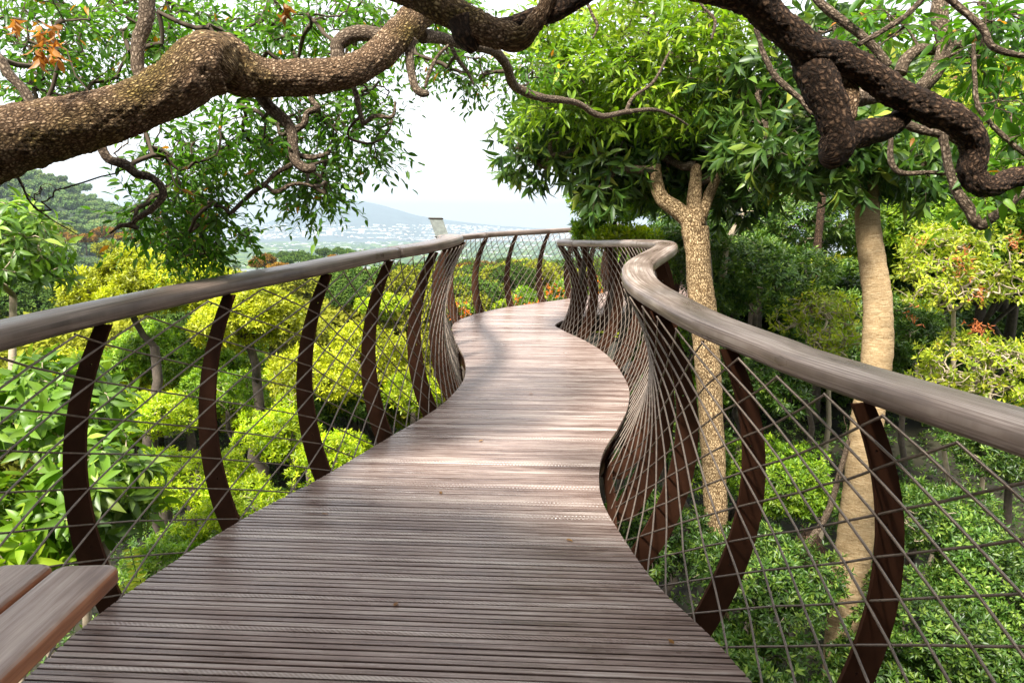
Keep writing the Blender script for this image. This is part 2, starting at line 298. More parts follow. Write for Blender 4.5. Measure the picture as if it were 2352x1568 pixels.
def rosettes(mb, C, A, m, L, W, tilt=(35, 80), spread=.35, droop=0.0, tm=LANCE, bend=.1, base=None):
    """m leaves round each centre C about its axis A"""
    n = len(C); A = unit(A); ref = np.where(np.abs(A[:, 2:3]) < .9, [[0, 0, 1.]], [[1., 0, 0]])
    U = unit(np.cross(A, ref)); V = np.cross(A, U)
    k = np.tile(np.arange(m), n); i = np.repeat(np.arange(n), m)
    ph = k * 2.399 + rng.uniform(0, 6.28, n)[i] + rng.normal(0, .25, n * m)
    ti = np.radians(tilt[0] + (tilt[1] - tilt[0]) * (k / max(1, m - 1)) + rng.normal(0, 9, n * m))
    rad = U[i] * np.cos(ph)[:, None] + V[i] * np.sin(ph)[:, None]
    D = A[i] * np.cos(ti)[:, None] + rad * np.sin(ti)[:, None]; D[:, 2] -= droop; D = unit(D)
    Nn = A[i] * np.sin(ti)[:, None] - rad * np.cos(ti)[:, None] + rng.normal(0, .25, (n * m, 3))
    P = C[i] - A[i] * (spread * L * (k / m))[:, None] + D * L * .05
    r = np.clip((rng.uniform(0, 1, n)[i] if base is None else base[i]) * .55 + rng.uniform(0, 1, n * m) * .45, 0, 1)
    Ls = L * rng.uniform(.65, 1.15, n * m)
    leaves(mb, P, D, Nn, Ls, Ls * (W / L), r, tm, bend)
def crown_pts(blobs, dens, g=rng, shell=(.62, 1.0), gap=.15, nsc=1.6, low=-.6):
    """cluster centres and axes spread over the shells of several lobes, with gaps"""
    P = []; A = []
    for c, r in blobs:
        c = np.asarray(c, float); r = np.broadcast_to(np.asarray(r, float), (3,))
        n = int(dens * (r[0] * r[1] + r[1] * r[2] + r[0] * r[2]) / 3 * 12.57)
        d = rdir(n, g); d = d[d[:, 2] > low]
        q = g.uniform(shell[0], shell[1], len(d)) ** .6
        q = q * (1 + .16 * sn(c + d * r, nsc * 1.7))
        p = c + d * r * q[:, None]; keep = sn(p, nsc) > -1 + gap * 4 + g.normal(0, .25, len(p)) - .9
        P.append(p[keep]); A.append(unit(d / r * r.mean() + [0, 0, .45] + g.normal(0, .3, (len(d), 3)))[keep])
    P = np.vstack(P); A = np.vstack(A)
    inside = np.zeros(len(P), bool)
    for c, r in blobs: inside |= (np.sum(((P - c) / r) ** 2, 1) < .30)
    return P[~inside], A[~inside]
def lobes(c, rx, ry, rz, n, g, rr=.5):
    """n random lobes filling an ellipsoid"""
    o = [(np.array(c, float), np.array([rx, ry, rz]) * .62)]
    for i in range(n):
        d = rdir(1, g)[0]; d[2] = abs(d[2]) * .9 - .35; q = g.uniform(.55, .8)
        o.append((np.array(c) + d * q * [rx, ry, rz], np.array([rx, ry, rz]).mean() * rr * g.uniform(.6, 1.1) * np.array([1, 1, .8])))
    return o
def curve(a, b, sag=.1, n=7, g=rng):
    a = np.asarray(a, float); b = np.asarray(b, float); L = np.linalg.norm(b - a); t = np.linspace(0, 1, n)[:, None]
    k = g.normal(0, sag * L, 3)
    return a + (b - a) * t + np.sin(t * math.pi) * k + g.normal(0, .025 * L, (n, 3)) * np.sin(t * math.pi)
def network(mb, nodes, root, r0=.006, sides=4, sag=.09, g=rng, rmax=.05):
    """joins nodes to the skeleton root points by growing to the nearest point already joined; returns parent directions"""
    have = list(np.asarray(root, float)); d0 = np.min(np.linalg.norm(nodes[:, None] - np.asarray(have)[None], axis=2), 1)
    par = {}; order = np.argsort(d0); dirs = np.zeros_like(nodes); hn = np.array(have); idx = [-1] * len(have); cnt = {}
    link = []
    for i in order:
        d = np.linalg.norm(hn - nodes[i], axis=1); j = int(np.argmin(d)); link.append((i, j)); dirs[i] = nodes[i] - hn[j]
        hn = np.vstack([hn, nodes[i]]); idx.append(i)
    sub = np.ones(len(hn))
    for q in range(len(link) - 1, -1, -1): sub[link[q][1]] += sub[len(have) + q]
    for q, (i, j) in enumerate(link):
        ra = min(rmax, r0 * sub[len(have) + q] ** .42); P = curve(hn[j], nodes[i], sag, 5, g)
        mb.tube(P, np.linspace(ra * 1.1, ra * .85, 5), sides, cap=False, a=g.uniform())
    return unit(dirs)
def twigs(lf, tw, nodes, dirs, per, ln, L, W, g=rng, droop=.25, step=.03, tr=.0016, bend=.12, spreadang=1.0, yel=0.0):
    """leafy twigs growing from nodes, leaves set alternately"""
    PP = []; DD = []; NN = []; RR = []
    for c, d in zip(nodes, dirs):
        b = g.uniform()
        for _ in range(per):
            dr = unit(d * .6 + g.normal(0, .6, 3) * spreadang + [0, 0, -droop]); l = ln * g.uniform(.55, 1.25); n = max(3, int(l / step))
            t = np.linspace(0, 1, n + 1)[:, None]; side = g.normal(0, .18 * l, 3)
            P = c + dr * l * t + side * t ** 2 + np.array([0, 0, -droop * .6 * l]) * t ** 2
            if tw is not None: tw.tube(P[::2] if n > 5 else P, np.linspace(tr, tr * .5, len(P[::2] if n > 5 else P)), 3, cap=False)
            T = unit(np.gradient(P, axis=0)); sgn = np.where(np.arange(n + 1) % 2, 1, -1)[:, None]
            lat = unit(np.cross(T, unit(g.normal(0, .5, 3) + [0, 0, 1]))); s0 = 1 if n > 4 else 0
            D = T * .75 + lat * sgn * .8 + g.normal(0, .3, (n + 1, 3)) + [0, 0, -.1]
            PP.append(P[s0:]); DD.append(D[s0:]); NN.append((np.cross(D, lat) * 0 + [0, 0, 1] + g.normal(0, .55, (n + 1, 3)))[s0:])
            RR.append(np.clip(b * .4 + g.uniform(0, .56, n + 1 - s0) + (g.uniform(0, 1, n + 1 - s0) < yel) * .6, 0, 1))
    P = np.vstack(PP); Ls = L * g.uniform(.6, 1.2, len(P))
    leaves(lf, P, np.vstack(DD), np.vstack(NN), Ls, Ls * W / L, np.concatenate(RR), LANCE, bend)
def in_ellipses(E, g, zs=0.0):
    """random points in ellipses (px, py, rx, ry, depth, depth half range, number)"""
    o = []
    for (x, y, rx, ry, d, dd, n) in E:
        a = g.uniform(0, 6.28, n); q = g.uniform(0, 1, n) ** .5
        o.append(at(x + rx * q * np.cos(a), y + ry * q * np.sin(a), d + g.uniform(-dd, dd, n)))
    return np.vstack(o)
def skel(path, dep, w=None):
    P = at([p[0] for p in path], [p[1] for p in path], dep if np.ndim(dep) == 0 else np.interp(np.linspace(0, 1, len(path)), np.linspace(0, 1, len(dep)), dep))
    d = np.broadcast_to(dep, (len(path),)) if np.ndim(dep) == 0 else np.interp(np.linspace(0, 1, len(path)), np.linspace(0, 1, len(dep)), dep)
    r = np.array([p[2] for p in path]) / F * d
    return catmull(np.column_stack([P, r]), 8)
def limb(name, path, dep, mat, parent, step=.01, sides=96, lump=.07, skels=None, lsc=6):
    C = resample(skel(path, dep), step); mb = MB(); mb.tube(C[:, :3], C[:, 3], sides, lump=lump, lsc=lsc, rough=.0032 if sides >= 90 else (.002 if sides >= 50 else .0012))
    o = mb.build(name, mat, parent)
    if skels is not None: skels.append(C[::max(1, int(.05 / step)), :3])
    return o

# ------------------------------------------------------------------ walkway geometry
SL = .033
def dz(y): return SL * y
LE = np.array([(-1.80, -2.5, .05, 1.2), (-1.80, .5, .05, 1.2), (-1.76, 2.0, .05, 1.21), (-1.70, 2.73, .05, 1.22), (-1.46, 3.5, .06, 1.25), (-1.19, 4.08, .06, 1.28),
               (-.89, 4.86, .08, 1.31), (-.64, 5.52, .10, 1.32), (-.51, 6.14, .10, 1.33), (-.47, 6.71, .10, 1.33), (-.54, 7.51, .10, 1.31), (-.72, 8.52, .10, 1.26),
               (-.84, 9.65, .08, 1.21), (-.64, 10.43, .06, 1.19), (-.19, 11.2, .05, 1.2), (.49, 11.86, .05, 1.21), (1.07, 12.43, .05, 1.22), (1.8, 13.3, .05, 1.22), (2.3, 14.6, .05, 1.22), (2.4, 16.6, .05, 1.22)])
RE = np.array([(1.75, -2.5, .2, 1.12), (1.35, .5, .2, 1.12), (1.1, 1.4, .2, 1.12), (.86, 2.2, .2, 1.12), (.79, 2.46, .2, 1.13), (.65, 2.85, .2, 1.16), (.57, 3.28, .2, 1.19),
               (.52, 3.73, .2, 1.22), (.56, 4.19, .2, 1.25), (.65, 4.59, .21, 1.27), (.82, 5.07, .24, 1.3), (.99, 5.65, .26, 1.31), (1.10, 6.37, .26, 1.3), (1.09, 7.51, .22, 1.25),
               (.94, 8.38, .16, 1.2), (.68, 9.23, .1, 1.16), (.63, 9.68, .1, 1.15), (1.0, 10.3, .1, 1.15), (2.0, 10.9, .1, 1.15), (3.1, 12.0, .1, 1.15), (3.7, 13.8, .1, 1.15), (3.8, 16.6, .1, 1.15)])
class Edge:
    def __init__(s, E, side):
        C = resample(catmull(E, 12), .02); xy = C[:, :2]; s.s = np.r_[0, np.cumsum(np.linalg.norm(np.diff(xy, axis=0), axis=1))]
        s.xy = xy; s.off = C[:, 2]; s.h = C[:, 3]; T = unit(np.gradient(xy, axis=0))
        k = np.ones(31) / 31; T = unit(np.stack([np.convolve(np.pad(T[:, i], 15, 'edge'), k, 'valid') for i in (0, 1)], 1))
        s.n = np.stack([-T[:, 1], T[:, 0]], 1) * side; s.len = s.s[-1]
    def q(s, u):
        f = lambda a: np.interp(u, s.s, a)
        return np.stack([f(s.xy[:, 0]), f(s.xy[:, 1])], -1), unit(np.stack([f(s.n[:, 0]), f(s.n[:, 1])], -1)), f(s.off), f(s.h)
    def s_at(s, y): return s.s[np.argmin(np.abs(s.xy[:, 1] - y))]
EL, ER = Edge(LE, 1), Edge(RE, -1)
def inner(e, u, t, side):
    """point on the inside of the railing: t=0 at deck level, t=1 under the handrail"""
    p, n, o, h = e.q(u); y = p[..., 1]
    if side > 0: gb = .03 + .09 * np.exp(-((y - 7.3) / 1.0) ** 2); b = .15
    else: gb = .03 + .15 * np.exp(-((y - 4.05) / .85) ** 2) + .07 * np.exp(-((y - 9.7) / .5) ** 2); b = .165
    ot = o - (.11 if side > 0 else .08 + .04 * np.exp(-((y - 1.5) / 1.6) ** 2))      # the post tops lean in under the handrail
    of = gb + (ot - gb) * t + b * 4 * t * (1 - t)
    return np.concatenate([p + n * of[..., None], (dz(y) + t * (h - .03))[..., None]], -1), n

# deck -------------------------------------------------------------
TH = R(-3.2); du, dv = np.array([math.cos(TH), math.sin(TH)]), np.array([-math.sin(TH), math.cos(TH)])
def edge_u(e, v):
    vv = e.xy @ dv; uu = e.xy @ du; o = np.argsort(vv); return np.interp(v, vv[o], uu[o])
deck = thing('boardwalk', (0, 3, 0), None, None); deck['kind'] = 'structure'
mb = MB(); v = -1.2; k = 0
while v < 16.2:
    wd = .0255 + rng.normal(0, .0006); g = .0074 + (rng.uniform() < .1) * .003
    a0 = edge_u(EL, v + wd / 2) ; b0 = edge_u(ER, v + wd / 2)
    n = 20; uu = np.linspace(a0, b0, n); zz = rng.normal(0, .0009); yaw = rng.normal(0, .0009); rr = rng.uniform()
    e0 = edge_u(EL, v) - a0, edge_u(ER, v) - b0; e1 = edge_u(EL, v + wd) - a0, edge_u(ER, v + wd) - b0
    prof = [(0, -.032), (0, -.0015), (.0015, 0), (wd - .0015, 0), (wd, -.0015), (wd, -.032)]
    V = []; wob = np.cumsum(rng.normal(0, .0004, n)); wob -= wob.mean()
    for (pv, pz) in prof:
        f = pv / wd; lo = e0[0] + (e1[0] - e0[0]) * f; hi = e0[1] + (e1[1] - e0[1]) * f
        t = (uu - a0) / (b0 - a0); ux = uu + lo * (1 - t) + hi * t
        vx = v + pv + yaw * (uu) + wob
        xy = ux[:, None] * du + vx[:, None] * dv; V.append(np.column_stack([xy, dz(xy[:, 1]) + pz + zz]))
    V = np.stack(V, 1).reshape(-1, 3); i = np.arange(n - 1)[:, None] * 6; j = np.arange(6)[None]; j2 = (j + 1) % 6
    Q = np.stack([i + j, i + 6 + j, i + 6 + j2, i + j2], -1).reshape(-1, 4)
    UV = np.stack([np.tile([0, .03, .032, .032 + wd, .034 + wd, .064 + wd], n) + v, np.repeat(uu, 6)], 1)
    mb.add(V, [Q, np.array([[0, 1, 2, 5], [2, 3, 4, 5]]), np.array([[5, 2, 1, 0], [5, 4, 3, 2]]) + (n - 1) * 6], rr, UV)
    v += wd + g; k += 1
mb.build('deck', M['deck'], deck, smooth=False)
mb = MB()
for e, sgn in ((EL, -1), (ER, -1)):                    # steel channel following each deck edge
    u = np.arange(.05, e.len, .06); p, n, o, h = e.q(u)
    for (o0, o1, z0, z1) in ((-.07, -.055, -.26, -.036), (-.16, -.07, -.27, -.255)):
        rows = []
        for (of, z) in ((o0, z0), (o0, z1), (o1, z1), (o1, z0)):
            rows.append(np.column_stack([p + n * of, dz(p[:, 1]) + z]))
        V = np.stack(rows, 1).reshape(-1, 3); m_ = len(u); i = np.arange(m_ - 1)[:, None] * 4; j = np.arange(4)[None]; j2 = (j + 1) % 4
        mb.add(V, np.stack([i + j, i + j2, i + 4 + j2, i + 4 + j], -1).reshape(-1, 4))
mb.build('edge_beam', M['steel'], deck, smooth=False)
mb = MB(); Cc = []
for y in np.arange(-1, 16, .25):
    a0, b0 = edge_u(EL, y), edge_u(ER, y); p = (a0 + b0) / 2 * du + y * dv; Cc.append((p[0], p[1], dz(p[1]) - .3))
mb.tube(np.array(Cc), .13, 10); mb.build('spine_beam', M['beam'], deck)
mb = MB()
for y in np.arange(-1, 16, .75):
    a0, b0 = edge_u(EL, y) + .1, edge_u(ER, y) - .1
    p0, p1 = a0 * du + y * dv, b0 * du + y * dv; mb.tube([(*p0, dz(p0[1]) - .1), (*((p0 + p1) / 2), dz(p0[1]) - .16), (*p1, dz(p1[1]) - .1)], .05, 6)
mb.build('cross_bearer', M['beam'], deck)
for q, (x, y) in enumerate(((-.55, 1.2), (.25, 6.2), (.2, 11.2))):
    mb = MB(); mb.tube([(x, y, -7.5), (x, y, dz(y) - .35)], .11, 14); mb.build('pier', M['steel'], deck)

# railings -----------------------------------------------------------
def post_mesh(e, s0, side):
    ts = np.linspace(-.20, 1.0, 22); p, n = inner(e, np.full(len(ts), s0), ts, side); n3 = np.column_stack([n, np.zeros(len(ts))])
    wd = np.interp(ts, [-.2, 0, .2, .5, .8, 1], [.17, .165, .145, .115, .092, .075])
    T3 = np.array([-n[0][1], n[0][0], 0.]); cols = [0, .22, .5, 1]
    hole = {6, 10, 14, 18}; mb = MB(); front = []
    for sg in (-1, 1):
        V = np.stack([p + n3 * (wd * c)[:, None] + T3 * .006 * sg for c in cols], 1).reshape(-1, 3)
        fs = []; extra = []; rings = []
        for i in range(len(ts) - 1):
            for j in range(3):
                a, b, c, d = i * 4 + j, i * 4 + j + 1, (i + 1) * 4 + j + 1, (i + 1) * 4 + j
                if j == 1 and i in hole:
                    cc = (V[a] + V[b] + V[c] + V[d]) / 4; up = unit(V[d] - V[a]); ac = n3[0]
                    ring = []
                    for q in range(8):
                        an = R(-157.5 + 45 * q); ring.append(len(V) + len(extra)); extra.append(cc + (ac * math.cos(an) + up * math.sin(an)) * .006)
                    rings.append(ring); cr = [a, b, c, d]; r8 = ring
                    # corners a(-,-) b(+,-) c(+,+) d(-,+); ring points start at -157.5
                    fs += [np.array([a, b, r8[2], r8[1]]), np.array([b, c, r8[4], r8[3]]), np.array([c, d, r8[6], r8[5]]), np.array([d, a, r8[0], r8[7]])]
                    fs += [np.array([b, r8[3], r8[2]]), np.array([c, r8[5], r8[4]]), np.array([d, r8[7], r8[6]]), np.array([a, r8[1], r8[0]])]
                else: fs.append(np.array([a, b, c, d]))
        VV = np.vstack([V, extra]); front.append((VV, fs, rings)); 
    nn = len(front[0][0]); mb.add(np.vstack([front[0][0], front[1][0]]), [f[None] for f in front[0][1]] + [(f[::-1] + nn)[None] for f in front[1][1]])
    m_ = len(ts); wall = []
    for i in range(m_ - 1):
        wall += [[i * 4, (i + 1) * 4, (i + 1) * 4 + nn, i * 4 + nn], [i * 4 + 3, i * 4 + 3 + nn, (i + 1) * 4 + 3 + nn, (i + 1) * 4 + 3]]
    for j in range(3): wall += [[j, j + nn, j + 1 + nn, j + 1], [(m_ - 1) * 4 + j, (m_ - 1) * 4 + j + 1, (m_ - 1) * 4 + j + 1 + nn, (m_ - 1) * 4 + j + nn]]
    for r8 in front[0][2]:
        for q in range(8): wall.append([r8[q], r8[(q + 1) % 8], r8[(q + 1) % 8] + nn, r8[q] + nn])
    mb.F[-1].append(np.array(wall)); return mb
def railing(e, side, s_ref, sp, seams, label):
    root = thing('railing', (*e.q(e.s_at(5))[0], dz(5)), label, 'railing')
    k0 = -int((s_ref - .6) / sp); k1 = int((e.len - .3 - s_ref) / sp)
    ps = [s_ref + k * sp for k in range(k0, k1 + 1)]
    for s0 in ps: post_mesh(e, s0, side).build('post', M['steel'], root, smooth=False)
    # steel rod net: two families of rods crossing in diamonds over the curved posts
    t0, t1, Rr = -.14, 1.0, 17                       # the diamonds get narrower from bay to bay away from the bench
    nb = lambda b: (4, 4, 6, 8, 10)[int(np.clip(b + 1, 0, 4))] if side > 0 else (6, 6, 6, 6, 8, 10)[int(np.clip(b + 1, 0, 5))]
    node = [s_ref]
    for b in range(0, k1 + 1): node += [node[0] + b * sp + sp * (q + 1) / nb(b) for q in range(nb(b))]
    back = []
    for b in range(1, -k0 + 1): back += [s_ref - (b - 1) * sp - sp * (q + 1) / nb(-b) for q in range(nb(-b))]
    i0 = -len(back); i1 = len(node) - 1; node = np.array(back[::-1] + node)
    while node[i1 - i0] > e.len - .1: i1 -= 1
    mb = MB(); js = np.arange(Rr + 1); tt = t0 + (t1 - t0) * js / Rr
    for fam in (1, -1):
        for st in range(-30 * 40, 30 * 40, 2):
            ii = st + fam * js; ok = (ii >= i0) & (ii <= i1)
            if ok.sum() < 2: continue
            P, n = inner(e, node[ii[ok] - i0], tt[ok], side); P = P - np.column_stack([n, np.zeros(len(n))]) * (.0045 if fam == 1 else -.0035)
            P = P + rng.normal(0, .0012, P.shape)
            mb.tube(P, .0046, 6, cap=False)
    mb.build('rod_net', M['rod'], root)
    mb = MB(); u = np.arange(.3, e.len, .05)                # flat bar along the foot and below the handrail
    for (ta, tb, th) in ((-.17, -.115, .008),):
        rows = []
        for (t, o) in ((ta, -.004), (tb, -.004), (tb, th), (ta, th)):
            P, n = inner(e, u, np.full(len(u), t), side); rows.append(P + np.column_stack([n, np.zeros(len(n))]) * o)
        V = np.stack(rows, 1).reshape(-1, 3); i = np.arange(len(u) - 1)[:, None] * 4; j = np.arange(4)[None]; j2 = (j + 1) % 4
        mb.add(V, np.stack([i + j, i + j2, i + 4 + j2, i + 4 + j], -1).reshape(-1, 4))
    mb.build('flat_bar', M['steel'], root, smooth=False)
    cuts = [.25] + [e.s_at(y) for y in seams] + [e.len]
    for a0, b0 in zip(cuts[:-1], cuts[1:]):
        u = np.arange(a0 + .0025, b0 - .0025, .03); u[-1] = b0 - .0025
        p, n, o, h = e.q(u); th = np.linspace(0, 2 * math.pi, 28, endpoint=False)
        cx = np.sign(np.cos(th)) * np.abs(np.cos(th)) ** .55 * .096; cz = np.sign(np.sin(th)) * np.abs(np.sin(th)) ** .62 * .044
        n3 = np.column_stack([n, np.zeros(len(n))]); C = np.column_stack([p + n * (o + .005)[:, None], dz(p[:, 1]) + h + .008])
        fade = np.ones(len(u)); fade[0] = fade[-1] = .95
        tiltv = np.array([0, 0, 1.])
        V = (C[:, None] + n3[:, None] * (cx[None, :, None] * fade[:, None, None]) + tiltv * (cz[None, :, None] * fade[:, None, None])).reshape(-1, 3)
        per = np.r_[0, np.cumsum(np.hypot(np.diff(cx), np.diff(cz)))]; per = np.minimum(per, per.max() - per)
        UV = np.stack([np.tile(per, len(u)), np.repeat(u, 28)], 1); i = np.arange(len(u) - 1)[:, None] * 28; j = np.arange(28)[None]; j2 = (j + 1) % 28
        mb = MB(); Q = np.stack([i + j, i + j2, i + 28 + j2, i + 28 + j], -1).reshape(-1, 4)
        if side > 0: Q = Q[:, ::-1]
        mb.add(V, [Q, np.arange(28), np.arange(28)[::-1] + (len(u) - 1) * 28], rng.uniform(), UV); mb.build('handrail', M['rail'], root)
    return root
railing(EL, 1, EL.s_at(3.5), .765, (5.05, 8.2, 10.85), 'left railing of the boardwalk, beside the bench, with curving wooden handrail and steel net')
railing(ER, -1, ER.s_at(2.63), .70, (-.5, 5.9, 7.0, 9.0), 'right railing of the boardwalk, beside the tan trunks, its handrail bent in an S')

# bench ----------------------------------------------------------------
bench = thing('bench', (-1.45, 1.2, dz(1.2)), 'wooden slat bench with rounded corners standing on the boardwalk against the left railing', 'bench')
def slat(c0, c1, wd, th, a):
    """rounded plank from c0 to c1 (near end, far end)"""
    c0 = np.array(c0, float); c1 = np.array(c1, float); d = unit(c1 - c0); sd_ = np.array([d[1], -d[0], 0]); L = np.linalg.norm(c1 - c0)
    out = []; rc = .035
    for (cx, cy_, s0) in ((wd / 2 - rc, L - rc, 0), (-wd / 2 + rc, L - rc, 90), (-wd / 2 + rc, rc, 180), (wd / 2 - rc, rc, 270)):
        for q in range(6): an = R(s0 + q * 18); out.append((cx + rc * math.cos(an), cy_ + rc * math.sin(an)))
    out = np.array(out); n = len(out); ctr = np.array([0, L / 2]); rings = []
    for (ins, z) in ((.008, 0), (.002, .004), (0, .012), (0, th - .016), (.003, th - .007), (.009, th - .001), (.02, th)):
        q = out - np.sign(out - ctr) * ins; rings.append(np.column_stack([c0 + sd_ * q[:, :1] + d * q[:, 1:2], ])[:, :3] + [0, 0, z])
    V = np.vstack(rings); mb = MB(); i = np.arange(6)[:, None] * n; j = np.arange(n)[None]; j2 = (j + 1) % n
    Q = np.stack([i + j, i + j2, i + n + j2, i + n + j], -1).reshape(-1, 4)
    uv = np.column_stack([(V - c0) @ sd_ + 3 + V[:, 2], (V - c0) @ d])
    mb.add(V, [Q, np.arange(n)[::-1], np.arange(n) + 6 * n], a, uv); return mb
zb = .50
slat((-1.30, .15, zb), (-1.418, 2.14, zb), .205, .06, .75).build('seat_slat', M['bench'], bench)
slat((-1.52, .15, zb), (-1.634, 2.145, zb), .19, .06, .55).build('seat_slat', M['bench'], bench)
for y in (.5, 1.75):
    mb = MB(); mb.box((-1.54, y, zb - .03), (.15, .03, .028)); mb.box((-1.47, y, (zb + dz(y)) / 2 - .03), (.025, .03, (zb - dz(y)) / 2 - .03)); mb.box((-1.64, y, (zb + dz(y)) / 2 - .03), (.025, .03, (zb - dz(y)) / 2 - .03))
    mb.build('leg_frame', M['beam'], bench, smooth=False)

# a few fallen leaves
for k, (px_, py_) in enumerate(((738, 1182), (1548, 1482), (1110, 1012), (1300, 1240), (905, 1395), (1225, 905), (1010, 1130))):
    p0 = at(px_, py_, 1.0) - np.array([0, 0, EYE]); tt = -EYE / (p0[2] - SL * p0[1]); q0 = p0 * tt + np.array([0, 0, EYE + .004]); a = k * 1.9
    mb = MB(); t_ = LANCE[0] * [.042, .022, .03]; V = np.column_stack([t_[:, 0] * math.cos(a) - t_[:, 1] * math.sin(a), t_[:, 0] * math.sin(a) + t_[:, 1] * math.cos(a), t_[:, 2] + .003]) + q0
    mb.add(V, LANCE[1], rng.uniform()); tag(mb.build('fallen_leaf', M['lf_orange']), 'small dry leaf lying on the deck boards', 'leaf', 'fallen leaves on the deck')

# tilted plate on the railing -----------------------------------------------
u9 = EL.s_at(8.7); pp, nn_, oo, hh_ = EL.q(u9)
sgn = thing('sign_plate', (pp[0] + nn_[0] * .25, pp[1] + nn_[1] * .25, dz(8.7) + hh_), 'weathered grey plate tilted up behind the bend of the left handrail', 'sign')
c = at(1009, 524, 8.6); mb = MB(); ux = np.array([.98, .1, -.02]); uz = unit(np.array([-.36, .35, .95])); th = np.cross(ux, uz) * .006
qx = [(-.085, -.15), (.085, -.15), (.085, .15), (-.085, .15)]
V = [c + ux * a_ + uz * b_ for a_, b_ in qx]; V = np.array([v_ - th for v_ in V] + [v_ + th for v_ in V])
mb.add(V, np.array([[0, 3, 2, 1], [4, 5, 6, 7], [0, 1, 5, 4], [1, 2, 6, 5], [2, 3, 7, 6], [3, 0, 4, 7]])); mb.build('panel', M['plate'], sgn, smooth=False)
for sy in (-.13, .13):
    mb = MB(); mb.tube([c - ux * .1 + uz * sy + th * 2, c + ux * .09 + uz * sy + th * 2], .008, 6); mb.build('bracket', M['beam'], sgn)
mb = MB(); mb.tube([c + ux * .05 - uz * .13, c + ux * .02 - uz * .32 + [0, 0, -.05]], .014, 8); mb.build('stem', M['beam'], sgn)
# ------------------------------------------------------------------ ground, hills, far city
def zg(x, y):
    """height of the ground"""
    x = np.asarray(x, float); y = np.asarray(y, float); r = np.hypot(x, y)
    z = -3.3 - .055 * np.clip(y - 3, 0, 400) - .105 * np.clip(y - 400, 0, 1200) - .03 * np.clip(-x - 30, 0, 300) - .10 * np.clip(-x - 2, 0, 60) + .12 * np.clip(x - 3, 0, 12)
    z = z + .5 * sn(np.stack([x, y, 0 * x], -1), .12) * np.clip(r / 10, 0, 1)
    return np.where(r > 900, np.maximum(z, -128 + 0 * z), np.maximum(z, -128))
mb = MB(); az = np.radians(np.concatenate([np.arange(-60, 60, .75), np.arange(60, 300, 5)])); rr = np.r_[0.5, 1.2 * 1.055 ** np.arange(186)]
rr = rr[rr < 24000]; A_, R_ = np.meshgrid(az, rr); X, Y = R_ * np.sin(A_), R_ * np.cos(A_); Z = zg(X, Y)
na = len(az); i = np.arange(len(rr) - 1)[:, None] * na; j = np.arange(na)[None]; j2 = (j + 1) % na
mb.add(np.stack([X, Y, Z], -1).reshape(-1, 3), np.stack([i + j, i + na + j, i + na + j2, i + j2], -1).reshape(-1, 4))
m, nt, o = mat_new('ground_cover'); L = nt.links.new
g = N(nt, 'ShaderNodeNewGeometry'); n1 = N(nt, 'ShaderNodeTexNoise', i_Scale=.8, i_Detail=8.0); L(g.outputs['Position'], n1.inputs['Vector'])
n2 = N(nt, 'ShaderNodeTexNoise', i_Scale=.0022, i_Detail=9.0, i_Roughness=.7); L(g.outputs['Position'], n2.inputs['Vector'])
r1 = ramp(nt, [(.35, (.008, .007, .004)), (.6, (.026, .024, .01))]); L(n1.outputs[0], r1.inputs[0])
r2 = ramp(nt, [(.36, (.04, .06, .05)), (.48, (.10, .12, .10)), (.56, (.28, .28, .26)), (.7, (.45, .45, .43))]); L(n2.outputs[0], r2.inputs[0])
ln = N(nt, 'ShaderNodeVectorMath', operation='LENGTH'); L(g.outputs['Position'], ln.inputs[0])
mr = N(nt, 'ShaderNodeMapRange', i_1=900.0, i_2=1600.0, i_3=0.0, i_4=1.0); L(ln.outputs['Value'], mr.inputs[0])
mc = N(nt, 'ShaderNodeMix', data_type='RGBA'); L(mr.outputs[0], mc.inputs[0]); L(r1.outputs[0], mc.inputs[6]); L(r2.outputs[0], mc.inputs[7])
p = N(nt, 'ShaderNodeBsdfPrincipled', i_Roughness=.95); L(mc.outputs[2], p.inputs['Base Color']); L(p.outputs[0], o.inputs[0])
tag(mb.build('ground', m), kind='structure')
def ridge(name, keys, r0, depth, mat, base=-128., rough=.06, n=260, nr=40, back=1.0):
    """a hill whose skyline passes through the given directions"""
    px = np.linspace(keys[0][0], keys[-1][0], n); py = np.interp(px, [k[0] for k in keys], [k[1] for k in keys])
    k = np.ones(9) / 9; py = np.convolve(np.pad(py, 4, 'edge'), k, 'valid'); P = at(px, py, r0); V = []
    for q in np.linspace(-1, back, nr):
        s_ = 1 + q * depth / r0; f = math.cos(min(1, abs(q)) * math.pi / 2) ** 1.25
        pos = P[:, :2] * s_; h = base + (P[:, 2] - base) * f
        h = h + sn(np.column_stack([pos, 0 * h]), 6 / depth) * (P[:, 2] - base) * rough * (1 - f) * 1.6
        V.append(np.column_stack([pos, h]))
    V = np.vstack(V); i = np.arange(nr - 1)[:, None] * n; j = np.arange(n - 1)[None]
    mb = MB(); mb.add(V, np.stack([i + j, i + j + 1, i + n + j + 1, i + n + j], -1).reshape(-1, 4)); return tag(mb.build(name, mat), kind='structure'), V.reshape(nr, n, 3)
M['mountain'] = plain('mountain_scrub', (.06, .085, .085), rough=.95, nsc=.0035, namp=.5)
M['wood_floor'] = plain('forest_floor', (.03, .05, .02), rough=.95, nsc=.05, namp=.4)
_, MV = ridge('mountain', [(420, 560), (560, 530), (620, 509), (690, 478), (740, 465), (785, 460), (830, 462), (875, 471), (920, 484), (960, 496), (1010, 503), (1080, 512), (1150, 519), (1230, 524), (1400, 531)], 9000, 2600, M['mountain'], rough=.05)
_, HV = ridge('hill', [(-900, 300), (-400, 350), (-100, 388), (0, 396), (60, 402), (120, 425), (200, 462), (262, 492), (330, 530), (400, 560), (500, 590)], 760, 420, M['wood_floor'], base=-60., rough=.06)
